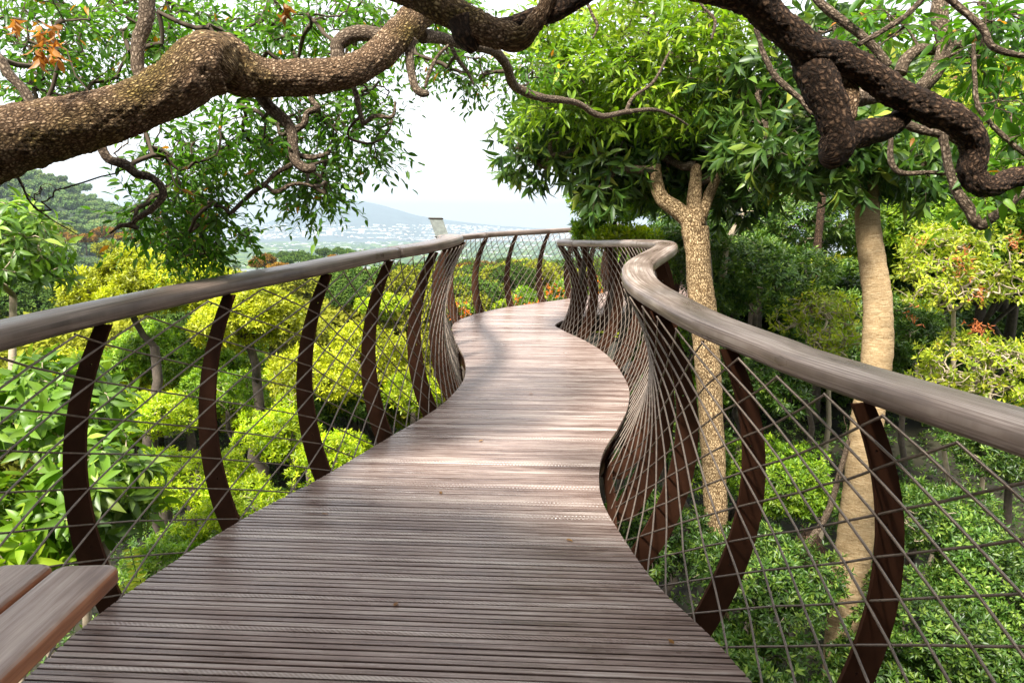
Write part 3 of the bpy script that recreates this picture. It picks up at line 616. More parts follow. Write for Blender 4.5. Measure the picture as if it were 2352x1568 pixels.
# far city: thousands of roofs nobody could count, plus the towers one can point at
mb = MB(); g = np.random.default_rng(21); n = 5200
px = g.uniform(500, 1420, n); py = 531 + 78 * g.uniform(0, 1, n) ** 1.3; rr_ = (128 + EYE) / ((py - 525) / F); keep = (rr_ < 13500) & (sn(np.column_stack([px / 60, py / 9, 0 * px]), 1.1) > -.35)
for x, r_ in zip(px[keep], rr_[keep]):
    a = (x - 1176) / F; y = r_ / math.hypot(1, a); c = np.array([a * y, y, -127.5]); s_ = g.uniform(6, 16) * (1 + (g.uniform() < .08) * 2.2) * (r_ / 5000) ** .4
    mb.box(c, (s_, s_ * g.uniform(.4, .8), g.uniform(2.5, 5)), a=g.uniform(), rz=g.uniform(-.5, .5))
m, nt, o = mat_new('city_roofs'); a = N(nt, 'ShaderNodeAttribute', attribute_name='rnd'); r = ramp(nt, [(0, (.25, .2, .18)), (.3, (.5, .46, .42)), (.6, (.8, .79, .77)), (1, (.85, .85, .85))])
p = N(nt, 'ShaderNodeBsdfPrincipled', i_Roughness=.7); nt.links.new(a.outputs['Fac'], r.inputs[0]); nt.links.new(r.outputs[0], p.inputs['Base Color']); nt.links.new(p.outputs[0], o.inputs[0])
rows = MV[2:13].reshape(-1, 3); rows = rows[(rows[:, 2] < 40)]
for q in g.integers(0, len(rows), 2600):
    c = rows[q] + g.normal(0, 1, 3) * [60, 40, 0]; s_ = g.uniform(7, 20); mb.box(c + [0, 0, 3], (s_, s_ * .6, g.uniform(3, 7)), a=g.uniform(), rz=g.uniform(-.5, .5))
tag(mb.build('city_houses', m, smooth=False), 'hazy spread of tiny pale houses on the plain below the mountain', 'city', kind='stuff')
mb = MB(); n = 2600; px = g.uniform(480, 1420, n); py = 534 + 76 * g.uniform(0, 1, n) ** 1.2
for x, y_ in zip(px, py):
    r_ = (128 + EYE) / ((y_ - 525) / F); a = (x - 1176) / F; y = r_ / math.hypot(1, a); s_ = g.uniform(10, 30) * (r_ / 5000) ** .5
    th = np.linspace(0, 6.28, 7)[:-1]; c = np.array([a * y, y, -128]); ring = np.column_stack([np.cos(th) * s_ * g.uniform(1, 2.5), np.sin(th) * s_, np.zeros(6)])
    V = np.vstack([c + ring, c + ring * .6 + [0, 0, 9], c + [[0, 0, 12]]]); jj = np.arange(6); j2 = (jj + 1) % 6
    mb.add(V, [np.stack([jj, j2, 6 + j2, 6 + jj], -1), np.stack([6 + jj, 6 + j2, np.full(6, 12)], -1)], g.uniform())
tag(mb.build('city_trees', M['lf_far']), 'dark patches of street trees scattered through the hazy city', 'trees', kind='stuff')
M['tower'] = plain('pale_concrete', (.78, .76, .73), rough=.7); M['glassy'] = plain('window_band', (.25, .28, .32), rough=.3)
for k, (px_, w_, h_, lab) in enumerate(((733, 17, 60, 'tallest white tower block standing in the hazy city'), (706, 22, 38, 'wide pale block left of the tallest tower'), (762, 30, 26, 'long low white block right of the tallest tower'), (835, 28, 30, 'broad white block below the mountain slope'), (610, 22, 24, 'lonely pale block far left in the hazy city'))):
    rt = 7000; a = (px_ - 1176) / F; q_ = MV.reshape(-1, 3); q_ = q_[(q_[:, 1] < 8600)]; q_ = q_[np.argmin(np.abs(q_[:, 0] / q_[:, 1] - a) * 60 + np.abs(q_[:, 2] + 70) / 60)]; y = q_[1]; zb_ = q_[2] + 128 - 20
    t = thing('tower_block', (a * y, y, -128 + zb_), lab, 'building', 'tower blocks in the hazy city')
    mb = MB(); mb.box((a * y, y, -128 + zb_ + h_ / 2 + 20), (w_, 12, h_ / 2 + 20)); mb.build('wall', M['tower'], t, smooth=False)
    for q in range(4):
        mb = MB(); mb.box((a * y, y - 12.3, -118 + zb_ + (q + .5) * (h_ + 30) / 4), (w_ * .9, .3, 2.2))
        mb.build('window_band', M['glassy'], t, smooth=False)

# ------------------------------------------------------------------ mid distance forest
def far_tree_mesh(seed, n=620, L=.55, flat=.72):
    if n >= 1500: L = .30
    g = np.random.default_rng(seed); mb = MB(); B = lobes((0, 0, 0), 1, 1, flat, 9, g, .42)
    P, A_ = crown_pts(B, n / 10, g, gap=.08, nsc=2.3, low=-.75)
    rosettes(mb, P, A_, 5, L * .30, L * .16, (40, 95), tm=SIMPLE, bend=.15); return mb
protos = {}
def far_tree(c, r, mat, label, group, seed, flat=.72, trunk=True, n=620, name='forest_tree'):
    key = (mat, seed % 3, round(flat, 1), n)
    t = thing(name, (c[0], c[1], float(zg(c[0], c[1]))), label, 'tree', group)
    if key not in protos:
        o = far_tree_mesh(1000 + seed % 3, n=n, flat=flat).build('crown', M[mat], None); protos[key] = o
        mb = MB(); mb.tube([(0, 0, -1.6), (.03, 0, -.8), (0, .02, 0)], [.07, .05, .03], 6)
        for q in range(5):
            a = q * 1.3; mb.tube([(.02, 0, -.8 + q * .1), (.25 * math.cos(a), .25 * math.sin(a), -.3), (.5 * math.cos(a), .5 * math.sin(a), .05)], [.03, .02, .01], 4)
        protos[key, 't'] = mb.build('trunk', M['bark_plain'], None)
    for part in ('crown', 'trunk'):
        src = protos[key] if part == 'crown' else protos[key, 't']
        o = src.copy() if src.parent else src
        if o is not src: S.collection.objects.link(o)
        o.parent = t; o.location = Vector(c) - t.location; o.scale = (r, r, r * random.uniform(.9, 1.1)); o.rotation_euler = (0, 0, seed * 2.4)
    return t
g = np.random.default_rng(5)
def belt(E, mat, label, group, name='forest_tree'):
    for k, (px_, py_, dep, rp) in enumerate(E):
        c = at(px_, py_, dep); far_tree(c, rp / F * dep, mat, label, group, k + int(px_), name=name)
GH = 'hazy green trees along the foot of the hill'
belt([(60, 560, 210, 50), (250, 575, 190, 46), (420, 592, 230, 40), (330, 560, 300, 32), (480, 585, 260, 30), (130, 530, 330, 36), (20, 520, 360, 40)], 'lf_olive', 'olive tree at the foot of the hazy hill behind the golden tree', 'olive trees at the foot of the hill')
belt([(196, 548, 270, 26), (240, 535, 300, 30), (285, 545, 280, 24), (150, 545, 290, 20)], 'lf_rust', 'rusty brown tree at the foot of the left hill', 'rusty trees at the foot of the hill')
belt([(612, 600, 150, 32), (640, 618, 120, 36), (590, 606, 170, 24)], 'lf_rust', 'rusty tree between the golden tree and the handrail', 'rusty trees beyond the golden tree')
belt([(765, 597, 190, 26)], 'lf_rust', 'single rusty brown crown just above the left handrail', 'rusty crown above the handrail')
belt([(690, 590, 260, 28), (720, 600, 230, 30), (660, 598, 240, 26), (800, 583, 300, 24), (840, 584, 290, 22), (745, 580, 320, 22), (872, 582, 310, 20), (650, 585, 340, 18), (905, 583, 340, 18),
      (620, 588, 360, 18), (815, 600, 220, 26), (775, 575, 380, 16), (860, 592, 240, 20)], 'lf_far', 'dark green tree in the wood above the left handrail', 'dark trees of the wood above the handrail')
belt([(1065, 650, 90, 44), (1130, 640, 110, 40), (1190, 648, 100, 44), (1250, 638, 120, 38), (1310, 650, 100, 42), (1370, 640, 110, 40), (1090, 690, 70, 44), (1160, 690, 74, 46), (1230, 700, 66, 46), (1300, 700, 70, 44),
      (1030, 690, 60, 50), (960, 670, 80, 46), (900, 665, 95, 44), (1000, 640, 130, 36), (1150, 625, 170, 26), (1215, 628, 160, 26), (1280, 625, 170, 26), (1100, 622, 180, 24), (1345, 622, 180, 26)], 'lf_far', 'dark green tree of the wood seen through the net of the far bend', 'dark trees seen through the far net')
belt([(840, 660, 90, 46), (900, 720, 60, 56), (985, 730, 52, 50), (870, 640, 130, 38), (780, 690, 70, 44), (1060, 745, 48, 46), (1130, 740, 50, 44), (820, 700, 60, 44)], 'lf_olive', 'olive green tree seen through the left net beyond the lime shrubs', 'olive trees seen through the left net')
belt([(700, 690, 75, 46), (660, 720, 60, 44), (740, 735, 52, 44), (640, 660, 100, 40), (700, 650, 120, 36), (620, 690, 70, 40)], 'lf_mid', 'mid green tree below the left handrail beyond the golden tree', 'green trees below the handrail')
belt([(780, 745, 48, 34), (860, 690, 58, 40), (950, 700, 56, 36)], 'lf_gold', 'small golden tree among the olive trees behind the left net', 'small golden trees behind the left net')
g = np.random.default_rng(314); placed = []
KIND = [('lf_gold', 'golden yellow tree in the sea of crowns below the left railing', 'golden trees in the sea of crowns'), ('lf_olive', 'olive tree in the sea of crowns below the left railing', 'olive trees in the sea of crowns'), ('lf_lime', 'lime green tree in the sea of crowns below the left railing', 'lime trees in the sea of crowns'),
        ('lf_far', 'dark green tree in the sea of crowns below the left railing', 'dark trees in the sea of crowns'), ('lf_rust', 'rusty brown tree in the sea of crowns below the left railing', 'rusty trees in the sea of crowns')]
for q in range(150):
    r_ = 16 * (210 / 16) ** g.uniform(0, 1); a = g.uniform(-.74, .06) if r_ > 24 else g.uniform(-.74, -.10); x, y = r_ * math.sin(a), r_ * math.cos(a); rad = g.uniform(1.3, 2.2) * min(2.6, max(1, r_ / 38))
    pk = [.34, .2, .3, .12, .04] if r_ < 40 else [.08, .40, .0, .42, .10]; k = int(g.choice(5, p=pk)); z = float(zg(x, y)) + rad * g.uniform(.5, 1.1) + (1.0 if r_ < 40 else 2.5)
    z = min(z, EYE - .035 * r_ - rad * .8)
    if r_ < 30: z = min(z, EYE - .16 * r_ - rad * .6)
    far_tree((x, y, z), rad, KIND[k][0], KIND[k][1], KIND[k][2], q, n=1500)
for q in range(26):
    r_ = g.uniform(15, 27); a = g.uniform(.24, .75); x, y = r_ * math.sin(a), r_ * math.cos(a); rad = g.uniform(1.6, 2.6)
    far_tree((x, y, g.uniform(-2.5, 4.5)), rad, ('lf_mid', 'lf_dark')[q % 2], ('mid green tree in the wood wall at the right, behind the tan trunks', 'dark green tree in the wood wall at the right, behind the tan trunks')[q % 2], ('mid green trees of the wood wall', 'dark trees of the wood wall')[q % 2], 500 + q, n=1500)
# forest on the hill and far trees of the valley: one mass
mb = MB(); g = np.random.default_rng(77)
bB = far_tree_mesh(5, n=170, L=.8)
VB = np.vstack(bB.V); FB = np.vstack([f for q in bB.F for f in q]); AB = np.concatenate(bB.A)
def scatter(P, r):
    n, k = len(P), len(VB); V = (P[:, None] + VB[None] * r[:, None, None]).reshape(-1, 3)
    mb.add(V, (FB[None] + (np.arange(n) * k)[:, None, None]).reshape(-1, 3), np.clip(AB[None] * .6 + g.uniform(0, .45, n)[:, None], 0, 1).reshape(-1))
nr, nn2 = HV.shape[:2]; n = 1500; ii = g.integers(4, nr // 2 + 3, n); jj = g.integers(90, nn2, n); P = HV[ii, jj] + g.normal(0, 1, (n, 3)) * [7, 7, .5]; scatter(P + [0, 0, 2.5], g.uniform(4.5, 8, n))
tag(mb.build('hill_forest', M['lf_hill']), 'hazy forest covering the hill at the left', 'forest', kind='stuff')
mb = MB(); n = 2600; r_ = 110 * (620 / 110) ** g.uniform(0, 1, n); a = g.uniform(-.72, .35, n); P = np.column_stack([r_ * np.sin(a), r_ * np.cos(a)]); P = np.column_stack([P, zg(P[:, 0], P[:, 1]) + 2.0])
scatter(P, g.uniform(3.5, 6, n) * np.clip(r_ / 500, 1, 1.6)); tag(mb.build('valley_forest', M['lf_far']), 'tree canopy filling the valley below the boardwalk', 'forest', kind='stuff')

mb = MB(); bB = far_tree_mesh(8, n=420, L=.62); VB = np.vstack(bB.V); FB = np.vstack([f for q in bB.F for f in q]); AB = np.concatenate(bB.A); n = 330
r_ = 40 * (160 / 40) ** g.uniform(0, 1, n); a = g.uniform(-.8, .8, n); a = np.where((a > 0) & (a < .12), -a - .2, a); P = np.column_stack([r_ * np.sin(a), r_ * np.cos(a)]); P = np.column_stack([P, zg(P[:, 0], P[:, 1]) + 1.2 + g.uniform(0, 1.2, n)])
scatter(P, g.uniform(1.3, 2.4, n) * np.clip(r_ / 30, .9, 2.4)); tag(mb.build('scrub', M['lf_olive']), 'green scrub filling the slope between the shrubs and the valley', 'scrub', kind='stuff')

# ------------------------------------------------------------------ trees and shrubs near the walkway
def shrub(name, label, cat, c, R3, leafm, L, W, dens, m=7, nl=7, seed=0, group=None, stem='bark_plain', trunk_r=.05, tilt=(35, 85), droop=0., base=None, tm=SIMPLE, gap=.12, stems=6, low=-.6, bend=.12, rr=.5, sticks=0, stickmat='twig_pale', nsc=1.6):
    g = np.random.default_rng(900 + seed); c = np.asarray(c, float); R3 = np.broadcast_to(np.asarray(R3, float), (3,))
    z0 = float(zg(c[0], c[1])); t = thing(name, (c[0], c[1], z0), label, cat, group)
    B = lobes(c, *R3, nl, g, rr); P, A_ = crown_pts(B, dens, g, gap=gap, nsc=nsc, low=low)
    lf = MB(); rosettes(lf, P, A_, m, L, W, tilt, droop=droop, tm=tm, bend=bend); lf.build('crown', M[leafm], t)
    mb = MB(); fork = c + [0, 0, -R3[2] * .55] if base is None else np.asarray(base, float)
    foot = np.array([c[0], c[1], z0 - .2]); 
    if fork[2] < foot[2] + .3: fork[2] = foot[2] + .3
    mb.tube(curve(foot, fork, .05, 9, g), np.linspace(trunk_r * 1.3, trunk_r * .8, 9), 9)
    idx = g.choice(len(P), min(len(P), stems * 5), replace=False); nodes = c + (P[idx] - c) * .82
    network(mb, nodes, [fork], r0=trunk_r * .13, g=g, rmax=trunk_r * .7); mb.build('trunk', M[stem], t)
    if sticks:
        mb = MB(); idx = g.choice(len(P), min(len(P), sticks), replace=False); nodes = c + (P[idx] - c) * g.uniform(.85, 1.08, (len(idx), 1)); 
        big = c + (P[g.choice(len(P), 14)] - c) * .6
        network(mb, np.vstack([big, nodes]), [fork], r0=.0048, g=g, rmax=.018, sides=3, sag=.14); mb.build('bare_twigs', M[stickmat], t)
    return t

# --- right side: trees, shrubs, understorey
# broad wall of dark glossy shrubs behind the trunks
DK = [  # px, py, depth, rx, ry (px), rz depth metres
 (1740, 640, 10.5, 190, 150, 1.2, 'dark glossy shrub between the two tan trunks', 'lf_dark', .095, .032, 0),
 (1590, 560, 10.2, 110, 100, 1.2, 'dull green shrub behind the cracked trunk, above the S bend', 'lf_dark', .1, .033, 40),
 (1660, 470, 13.5, 170, 110, 1.2, 'dark shrub behind the fork of the cracked trunk', 'lf_dark', .11, .035, 50),
 (1840, 520, 12.5, 170, 120, 1.3, 'dark shrub under the drooping crown, left of the smooth trunk', 'lf_dark', .1, .034, 50),
 (1740, 860, 8.8, 150, 130, .9, 'green shrub seen over the right handrail between the trunks', 'lf_dark', .085, .028, 20),
 (1560, 800, 11.0, 120, 130, .9, 'green bush behind the cracked trunk, low over the handrail', 'lf_mid', .085, .028, 0),
 (1530, 980, 8.8, 130, 130, .8, 'dark bush seen through the net beside the S bend', 'lf_dark', .08, .026, 0),
 (1760, 1080, 8.3, 170, 130, .9, 'mid green bush seen through the net between the trunks', 'lf_mid', .065, .022, 0),
 (1500, 1230, 7.0, 120, 130, .8, 'small leaved dark bush beside the foot of the railing', 'lf_dark', .07, .023, 0),
 (1760, 1330, 6.2, 190, 150, .8, 'leafy bush low in the net left of the smooth trunk', 'lf_dark', .06, .021, 14),
 (1700, 1560, 5.6, 190, 120, .7, 'dark undergrowth bush below the deck edge at the right', 'lf_dark', .07, .024, 0),
 (2110, 1180, 7.2, 170, 130, .8, 'green bush right of the smooth trunk, behind the net', 'lf_dark', .065, .022, 20),
 (2300, 1330, 6.4, 170, 140, .8, 'leafy bush at the right edge behind the net', 'lf_dark', .062, .022, 0),
 (2120, 1430, 6.0, 170, 130, .8, 'round dark bush at the right of the smooth trunk foot', 'lf_dark', .06, .021, 0),
 (2330, 1560, 5.6, 180, 120, .7, 'undergrowth bush in the lower right corner', 'lf_dark', .062, .022, 0),
 (2030, 1580, 5.8, 170, 100, .7, 'undergrowth bush at the foot of the smooth trunk', 'lf_dark', .07, .024, 0),
 (2120, 480, 13.0, 170, 140, 1.3, 'green shrub behind the smooth trunk under the pale tree top', 'lf_mid', .1, .034, 50),
 (2330, 300, 14.0, 230, 260, 1.6, 'tall yellowish tree in the upper right corner', 'lf_yel', .12, .04, 80),
 (2000, 760, 11.5, 170, 160, 1.1, 'deep green shrub right behind the smooth trunk', 'lf_dark', .09, .03, 40),
 (2320, 1010, 8.6, 160, 110, .9, 'dark thicket under the yellow green tree at the right', 'lf_dark', .07, .022, 90),
 (1440, 640, 19., 90, 90, 1.2, 'green shrub behind the far part of the right railing', 'lf_mid', .1, .033, 0),
]
for k, (px_, py_, d, rx, ry, rz, lab, mt, L_, W_, st) in enumerate(DK):
    c = at(px_, py_, d); sc = d / F
    shrub('leafy_shrub' if ry < 200 else 'leafy_tree', lab, 'shrub' if ry < 200 else 'tree', c, (rx * sc, rz * 1.0, ry * sc), mt, L_, W_, 95 * (.085 / L_) ** 2 * (1.0 if d > 7 else 1.15), m=8, nl=9, seed=k, stems=6, sticks=st, low=-.9, gap=.10, nsc=1.5 if d > 7 else 2.2)
# backdrop woods well behind (closes the gaps between the shrubs)
for k, (px_, py_, d, rx, ry, mt, lab) in enumerate([(1750, 800, 20, 330, 300, 'lf_dark', 'tall dark tree far behind the shrubs between the trunks'), (2200, 850, 20, 330, 330, 'lf_dark', 'tall dark tree far behind the yellow green tree'), (2050, 300, 22, 420, 280, 'lf_mid', 'tall tree far behind the drooping crowns'),
        (1600, 330, 24, 260, 240, 'lf_mid', 'tall tree far behind the cracked trunk'), (2500, 500, 19, 300, 400, 'lf_mid', 'tall tree beyond the right edge')]):
    c = at(px_, py_, d); sc = d / F
    shrub('leafy_tree', lab, 'tree', c, (rx * sc, 1.8, ry * sc), mt, .2, .08, 30, m=7, nl=12, seed=60 + k, trunk_r=.13, stems=8, gap=.05, low=-1)
# pale twigged yellow-green tree
for k, (px_, py_, d, rx, ry, lab) in enumerate([(2200, 620, 9.6, 190, 170, 'sparse yellow green tree with pale bare twigs right of the smooth trunk'), (2290, 860, 9.0, 200, 150, 'lower yellow green bush with pale twigs at the right edge'), (1890, 740, 9.2, 95, 120, 'small yellow green bush with white twigs left of the smooth trunk')]):
    c = at(px_, py_, d); sc = d / F
    t = shrub('pale_twigged_tree', lab, 'tree', c, (rx * sc, .9, ry * sc), 'lf_yel', .085, .036, 44, m=5, nl=10, seed=30 + k, stem='twig_pale', trunk_r=.035, stems=20, sticks=330, gap=.22, low=-.9, nsc=2.2)
    if k < 2:
        mb = MB(); g = np.random.default_rng(700 + k); cc = in_ellipses(([(2205, 590, 28, 40, 8.9, .1, 9), (2330, 560, 18, 30, 8.8, .1, 4), (2255, 680, 20, 20, 8.9, .1, 3), (2120, 560, 14, 14, 8.9, .1, 2)], [(2240, 760, 18, 30, 8.4, .1, 5), (2100, 720, 10, 12, 8.6, .1, 2)])[k], g)
        cc = np.repeat(cc, 4, 0) + g.normal(0, .05, (len(cc) * 4, 3)); rosettes(mb, cc, rdir(len(cc), g) + [0, 0, -.4], 3, .065, .02, (10, 60), tm=LANCE, bend=.3); mb.build('dead_leaves', M['lf_red'], t)
# round bright shrub beyond the far railing
for k, (px_, py_, d, rx, ry, lab, mt) in enumerate([(1412, 470, 9.7, 112, 78, 'round green shrub rising behind the far end of the railing', 'lf_mid'), (1352, 535, 9.6, 44, 36, 'small bright shrub touching the far handrail', 'lf_mid'), (1440, 548, 9.2, 76, 30, 'low lime shrub just behind the right handrail', 'lf_lime')]):
    c = at(px_, py_, d); sc = d / F
    shrub('round_shrub', lab, 'shrub', c, (rx * sc, .7, ry * sc), mt, .11, .036, 90, m=8, nl=10, seed=44 + k, low=-.9, gap=.05, rr=.42, sticks=20)
# flowering shrub behind the far bend
for k, (px_, py_, d, rx, ry, lab) in enumerate([(1225, 690, 14.2, 62, 40, 'green shrub with orange flowers behind the far railing'), (1330, 660, 14.6, 70, 42, 'larger shrub with orange flowers at the end of the far railing'), (1060, 712, 12.6, 20, 16, 'tiny shrub with orange flowers left of the far posts')]):
    c = at(px_, py_, d); sc = d / F; g = np.random.default_rng(300 + k)
    t = shrub('flowering_shrub', lab, 'shrub', c, (rx * sc, .5, ry * sc), 'lf_mid', .10, .04, 95, m=7, nl=7, seed=50 + k, low=-.5, gap=.05)
    mb = MB(); cc = c + rdir(9, g) * [rx * sc * .8, .5, ry * sc * .8]; cc[:, 1] -= .25; cc = np.repeat(cc, 9, 0) + g.normal(0, .05, (81, 3))
    rosettes(mb, cc, rdir(81, g) + [0, 0, .8], 5, .06, .022, (15, 60), tm=SIMPLE); mb.build('blossom', M['lf_flower'], t)

# --- left side
YC = [(345, 655, 13.5, 220, 128, 'lf_gold', 'big golden yellow crown above the left handrail', .10, .036),
      (580, 730, 12.5, 120, 130, 'lf_gold', 'golden crown seen through the net below the left handrail', .095, .034),
      (420, 815, 15.5, 240, 110, 'lf_mid', 'green crown with spreading pale limbs behind the left net', .10, .036)]
for k, (px_, py_, d, rx, ry, mt, lab, L_, W_) in enumerate(YC):
    c = at(px_, py_, d); sc = d / F; fk = at(px_ + 10, py_ + ry * 1.1, d)
    shrub('golden_tree' if k < 2 else 'spreading_tree', lab, 'tree', c, (rx * sc, 1.3, ry * sc), mt, L_, W_, 125, m=7, nl=22, seed=70 + k, trunk_r=.11, base=fk, stems=12, low=-.8, gap=.08, rr=.34, nsc=1.6)
LC = [(350, 960, 9.5, 130, 82, 'lf_lime', 'rounded lime green shrub in the middle of the first net bays', .06, .022),
      (430, 1100, 8.2, 170, 100, 'lf_lime', 'bright lime shrub low behind the second post', .06, .022),
      (700, 860, 11.5, 130, 95, 'lf_gold', 'golden lime shrub behind the third post', .08, .028),
      (660, 990, 9.6, 130, 90, 'lf_lime', 'lime green shrub beside the deck edge behind the third post', .065, .024),
      (850, 820, 12.5, 130, 110, 'lf_gold', 'bright golden shrub behind the fourth post', .085, .03),
      (950, 900, 9.5, 80, 70, 'lf_lime', 'lime green shrub beside the deck at the first bend', .07, .026),
      (1000, 800, 14., 90, 80, 'lf_olive', 'olive shrub behind the dense net of the first bend', .09, .032),
      (520, 900, 13., 150, 80, 'lf_mid', 'shadowy green shrub below the spreading tree', .09, .03),
      (560, 1160, 7.6, 130, 80, 'lf_lime', 'lime shrub hugging the deck edge between the first posts', .06, .022),
      (380, 1290, 7.0, 150, 70, 'lf_mid', 'green shrub below the deck edge at the left', .065, .024),
      (760, 1040, 8.2, 90, 60, 'lf_lime', 'small lime shrub under the deck edge at the third post', .06, .022)]
for k, (px_, py_, d, rx, ry, mt, lab, L_, W_) in enumerate(LC):
    c = at(px_, py_, d); sc = d / F
    shrub('lime_shrub', lab, 'shrub', c, (rx * sc, .75, ry * sc), mt, L_, W_, 125 * (.07 / L_) ** 2, m=7, nl=12, seed=80 + k, low=-.8, gap=.10, rr=.4, sticks=24, nsc=2.2)
# broad leaved plants at the left edge
def broad(name, label, c, R3, n, L_, W_, seed, m=8, dr=.25, mat='lf_broad', tr=.03):
    g = np.random.default_rng(seed); c = np.asarray(c, float); z0 = float(zg(c[0], c[1])); t = thing(name, (c[0], c[1], z0), label, 'plant')
    d = rdir(n, g); d[:, 2] = np.abs(d[:, 2]) * 1.2 - .55; nodes = c + unit(d) * R3 * g.uniform(.45, 1, (n, 1)); ax = unit(d * [1, 1, .6] + [0, 0, .55])
    mb = MB(); ctr = c - [0, 0, R3[2] * .6]; mb.tube(curve((c[0], c[1], z0 - .1), ctr, .04, 8, g), np.linspace(tr * 1.4, tr, 8), 8)
    network(mb, nodes, [ctr], r0=.005, g=g, rmax=tr * .8); mb.build('stem', M['twig_pale'], t)
    lf = MB(); rosettes(lf, nodes, ax, m, L_, W_, (30, 95), droop=dr, tm=LANCE, bend=.22, spread=.25); lf.build('foliage', M[mat], t); return t
broad('broad_leaved_tree', 'broad leaved bright green tree top at the left edge above the handrail', at(20, 590, 6.2), (.55, .5, .58), 170, .14, .056, 1, m=8)
broad('broad_leaved_tree', 'second broad leaved crown low behind the bench and the first post', at(120, 950, 5.6), (.62, .6, .52), 150, .18, .075, 2, m=8)
broad('broad_leaved_plant', 'large leaved plant between the first post and the lime shrub', at(230, 1130, 5.2), (.42, .5, .5), 95, .19, .078, 3, m=8, dr=.35)
broad('broad_leaved_plant', 'darker large leaved plant in front of the bench corner at the left edge', at(20, 1230, 4.9), (.5, .5, .45), 100, .18, .072, 4, m=8, dr=.35, mat='lf_mid')
# fern frond beside the bench
fr = thing('fern', at(300, 1420, 3.6), 'small upright yellow green fern sprig beside the bench end', 'plant'); lf = MB(); st = MB()
for (a, b, ln_) in (((318, 1400), (300, 1262), 20), ((330, 1400), (322, 1330), 12), ((290, 1400), (283, 1340), 10)):
    P = catmull(at([a[0], (a[0] + b[0]) / 2 + 6, b[0]], [a[1], (a[1] + b[1]) / 2, b[1]], [3.6, 3.55, 3.5]), 10); st.tube(P, .002, 4); P = resample(P, .012); n = len(P)
    D = np.where(np.arange(n)[:, None] % 2, 1, -1) * np.array([1, .1, .25]) + rng.normal(0, .1, (n, 3)); leaves(lf, P, D, np.tile([0, -.8, .6], (n, 1)), .045, .018, rng.uniform(.5, .9, n), LANCE)
lf.build('leaflets', M['lf_yel'], fr); st.build('stalk', M['twig_dark'], fr)

# --- cabbage trees with tan trunks
def cabbage(label, path, dep, bark, forks, spots, seed, lump=.05, Lf=.21, Wf=.062, per=9):
    g = np.random.default_rng(seed); C = resample(skel(path, dep), .03); ft = C[-1, :3] if C[-1, 2] < C[0, 2] else C[0, :3]
    t = thing('cabbage_tree', (ft[0], ft[1], ft[2]), label, 'tree')
    mb = MB(); mb.tube(C[:, :3], C[:, 3], 40, lump=lump, lsc=7); mb.build('trunk', M[bark], t)
    sk = [C[:6, :3] if C[0, 2] > C[-1, 2] else C[-6:, :3]]
    for f in forks:
        Cf = resample(skel(*f), .03); mb = MB(); mb.tube(Cf[:, :3], Cf[:, 3], 22, lump=.07, lsc=8); mb.build('branch', M[bark], t); sk.append(Cf[::3, :3])
    nodes = in_ellipses(spots, g); heads = nodes
    br = MB(); dirs = network(br, heads, np.vstack(sk), r0=.012, g=g, rmax=.05, sides=6)
    # each head carries long leaf stalks, each stalk a whorl of drooping leaflets
    n = len(heads); hd = np.repeat(heads, per, 0); k = np.arange(n * per)
    d = rdir(n * per, g); d[:, 2] = d[:, 2] * .8 + .1; d = unit(d); ln_ = g.uniform(.14, .34, (n * per, 1)); tips = hd + d * ln_ + [0, 0, -.03]
    for q in range(0, n * per, 2): br.tube([hd[q], hd[q] + d[q] * ln_[q] * .6 + [0, 0, .015], tips[q]], .0028, 3, cap=False)
    br.build('branchlets', M['bark_branch'], t)
    lf = MB(); rosettes(lf, tips, unit(d * .7 + [0, 0, -.15]), 7, Lf, Wf, (15, 75), droop=.55, tm=LANCE, bend=.25, spread=.05, base=g.uniform(0, .95, n * per) ** 1.2); lf.build('crown', M['lf_cuss'], t); return t
cabbage('tree with deeply cracked tan trunk and a fork under a drooping crown', [(1596, 525, 31), (1603, 580, 28), (1608, 650, 29), (1618, 740, 30), (1626, 850, 29), (1634, 980, 27), (1642, 1120, 26), (1645, 1300, 27), (1645, 1500, 28)], 7.3, 'bark_cork',
        [([(1594, 535, 24), (1580, 505, 21), (1550, 478, 19), (1520, 455, 17), (1508, 420, 15), (1505, 380, 12)], 7.3), ([(1598, 520, 22), (1594, 470, 17), (1597, 430, 16), (1600, 380, 13)], 7.35), ([(1605, 500, 18), (1620, 470, 13), (1632, 440, 12), (1650, 400, 9)], 7.4)],
        [(1480, 365, 130, 55, 7.9, .5, 24), (1260, 330, 80, 60, 8.2, .4, 14), (1330, 270, 110, 60, 8.2, .5, 16), (1620, 340, 110, 50, 8.0, .6, 18), (1420, 330, 110, 70, 8.1, .5, 18), (1430, 420, 60, 36, 8.0, .3, 8), (1560, 410, 60, 30, 8.1, .3, 7), (1690, 450, 40, 34, 8.0, .3, 5), (1390, 400, 50, 40, 7.6, .3, 6)], 31)
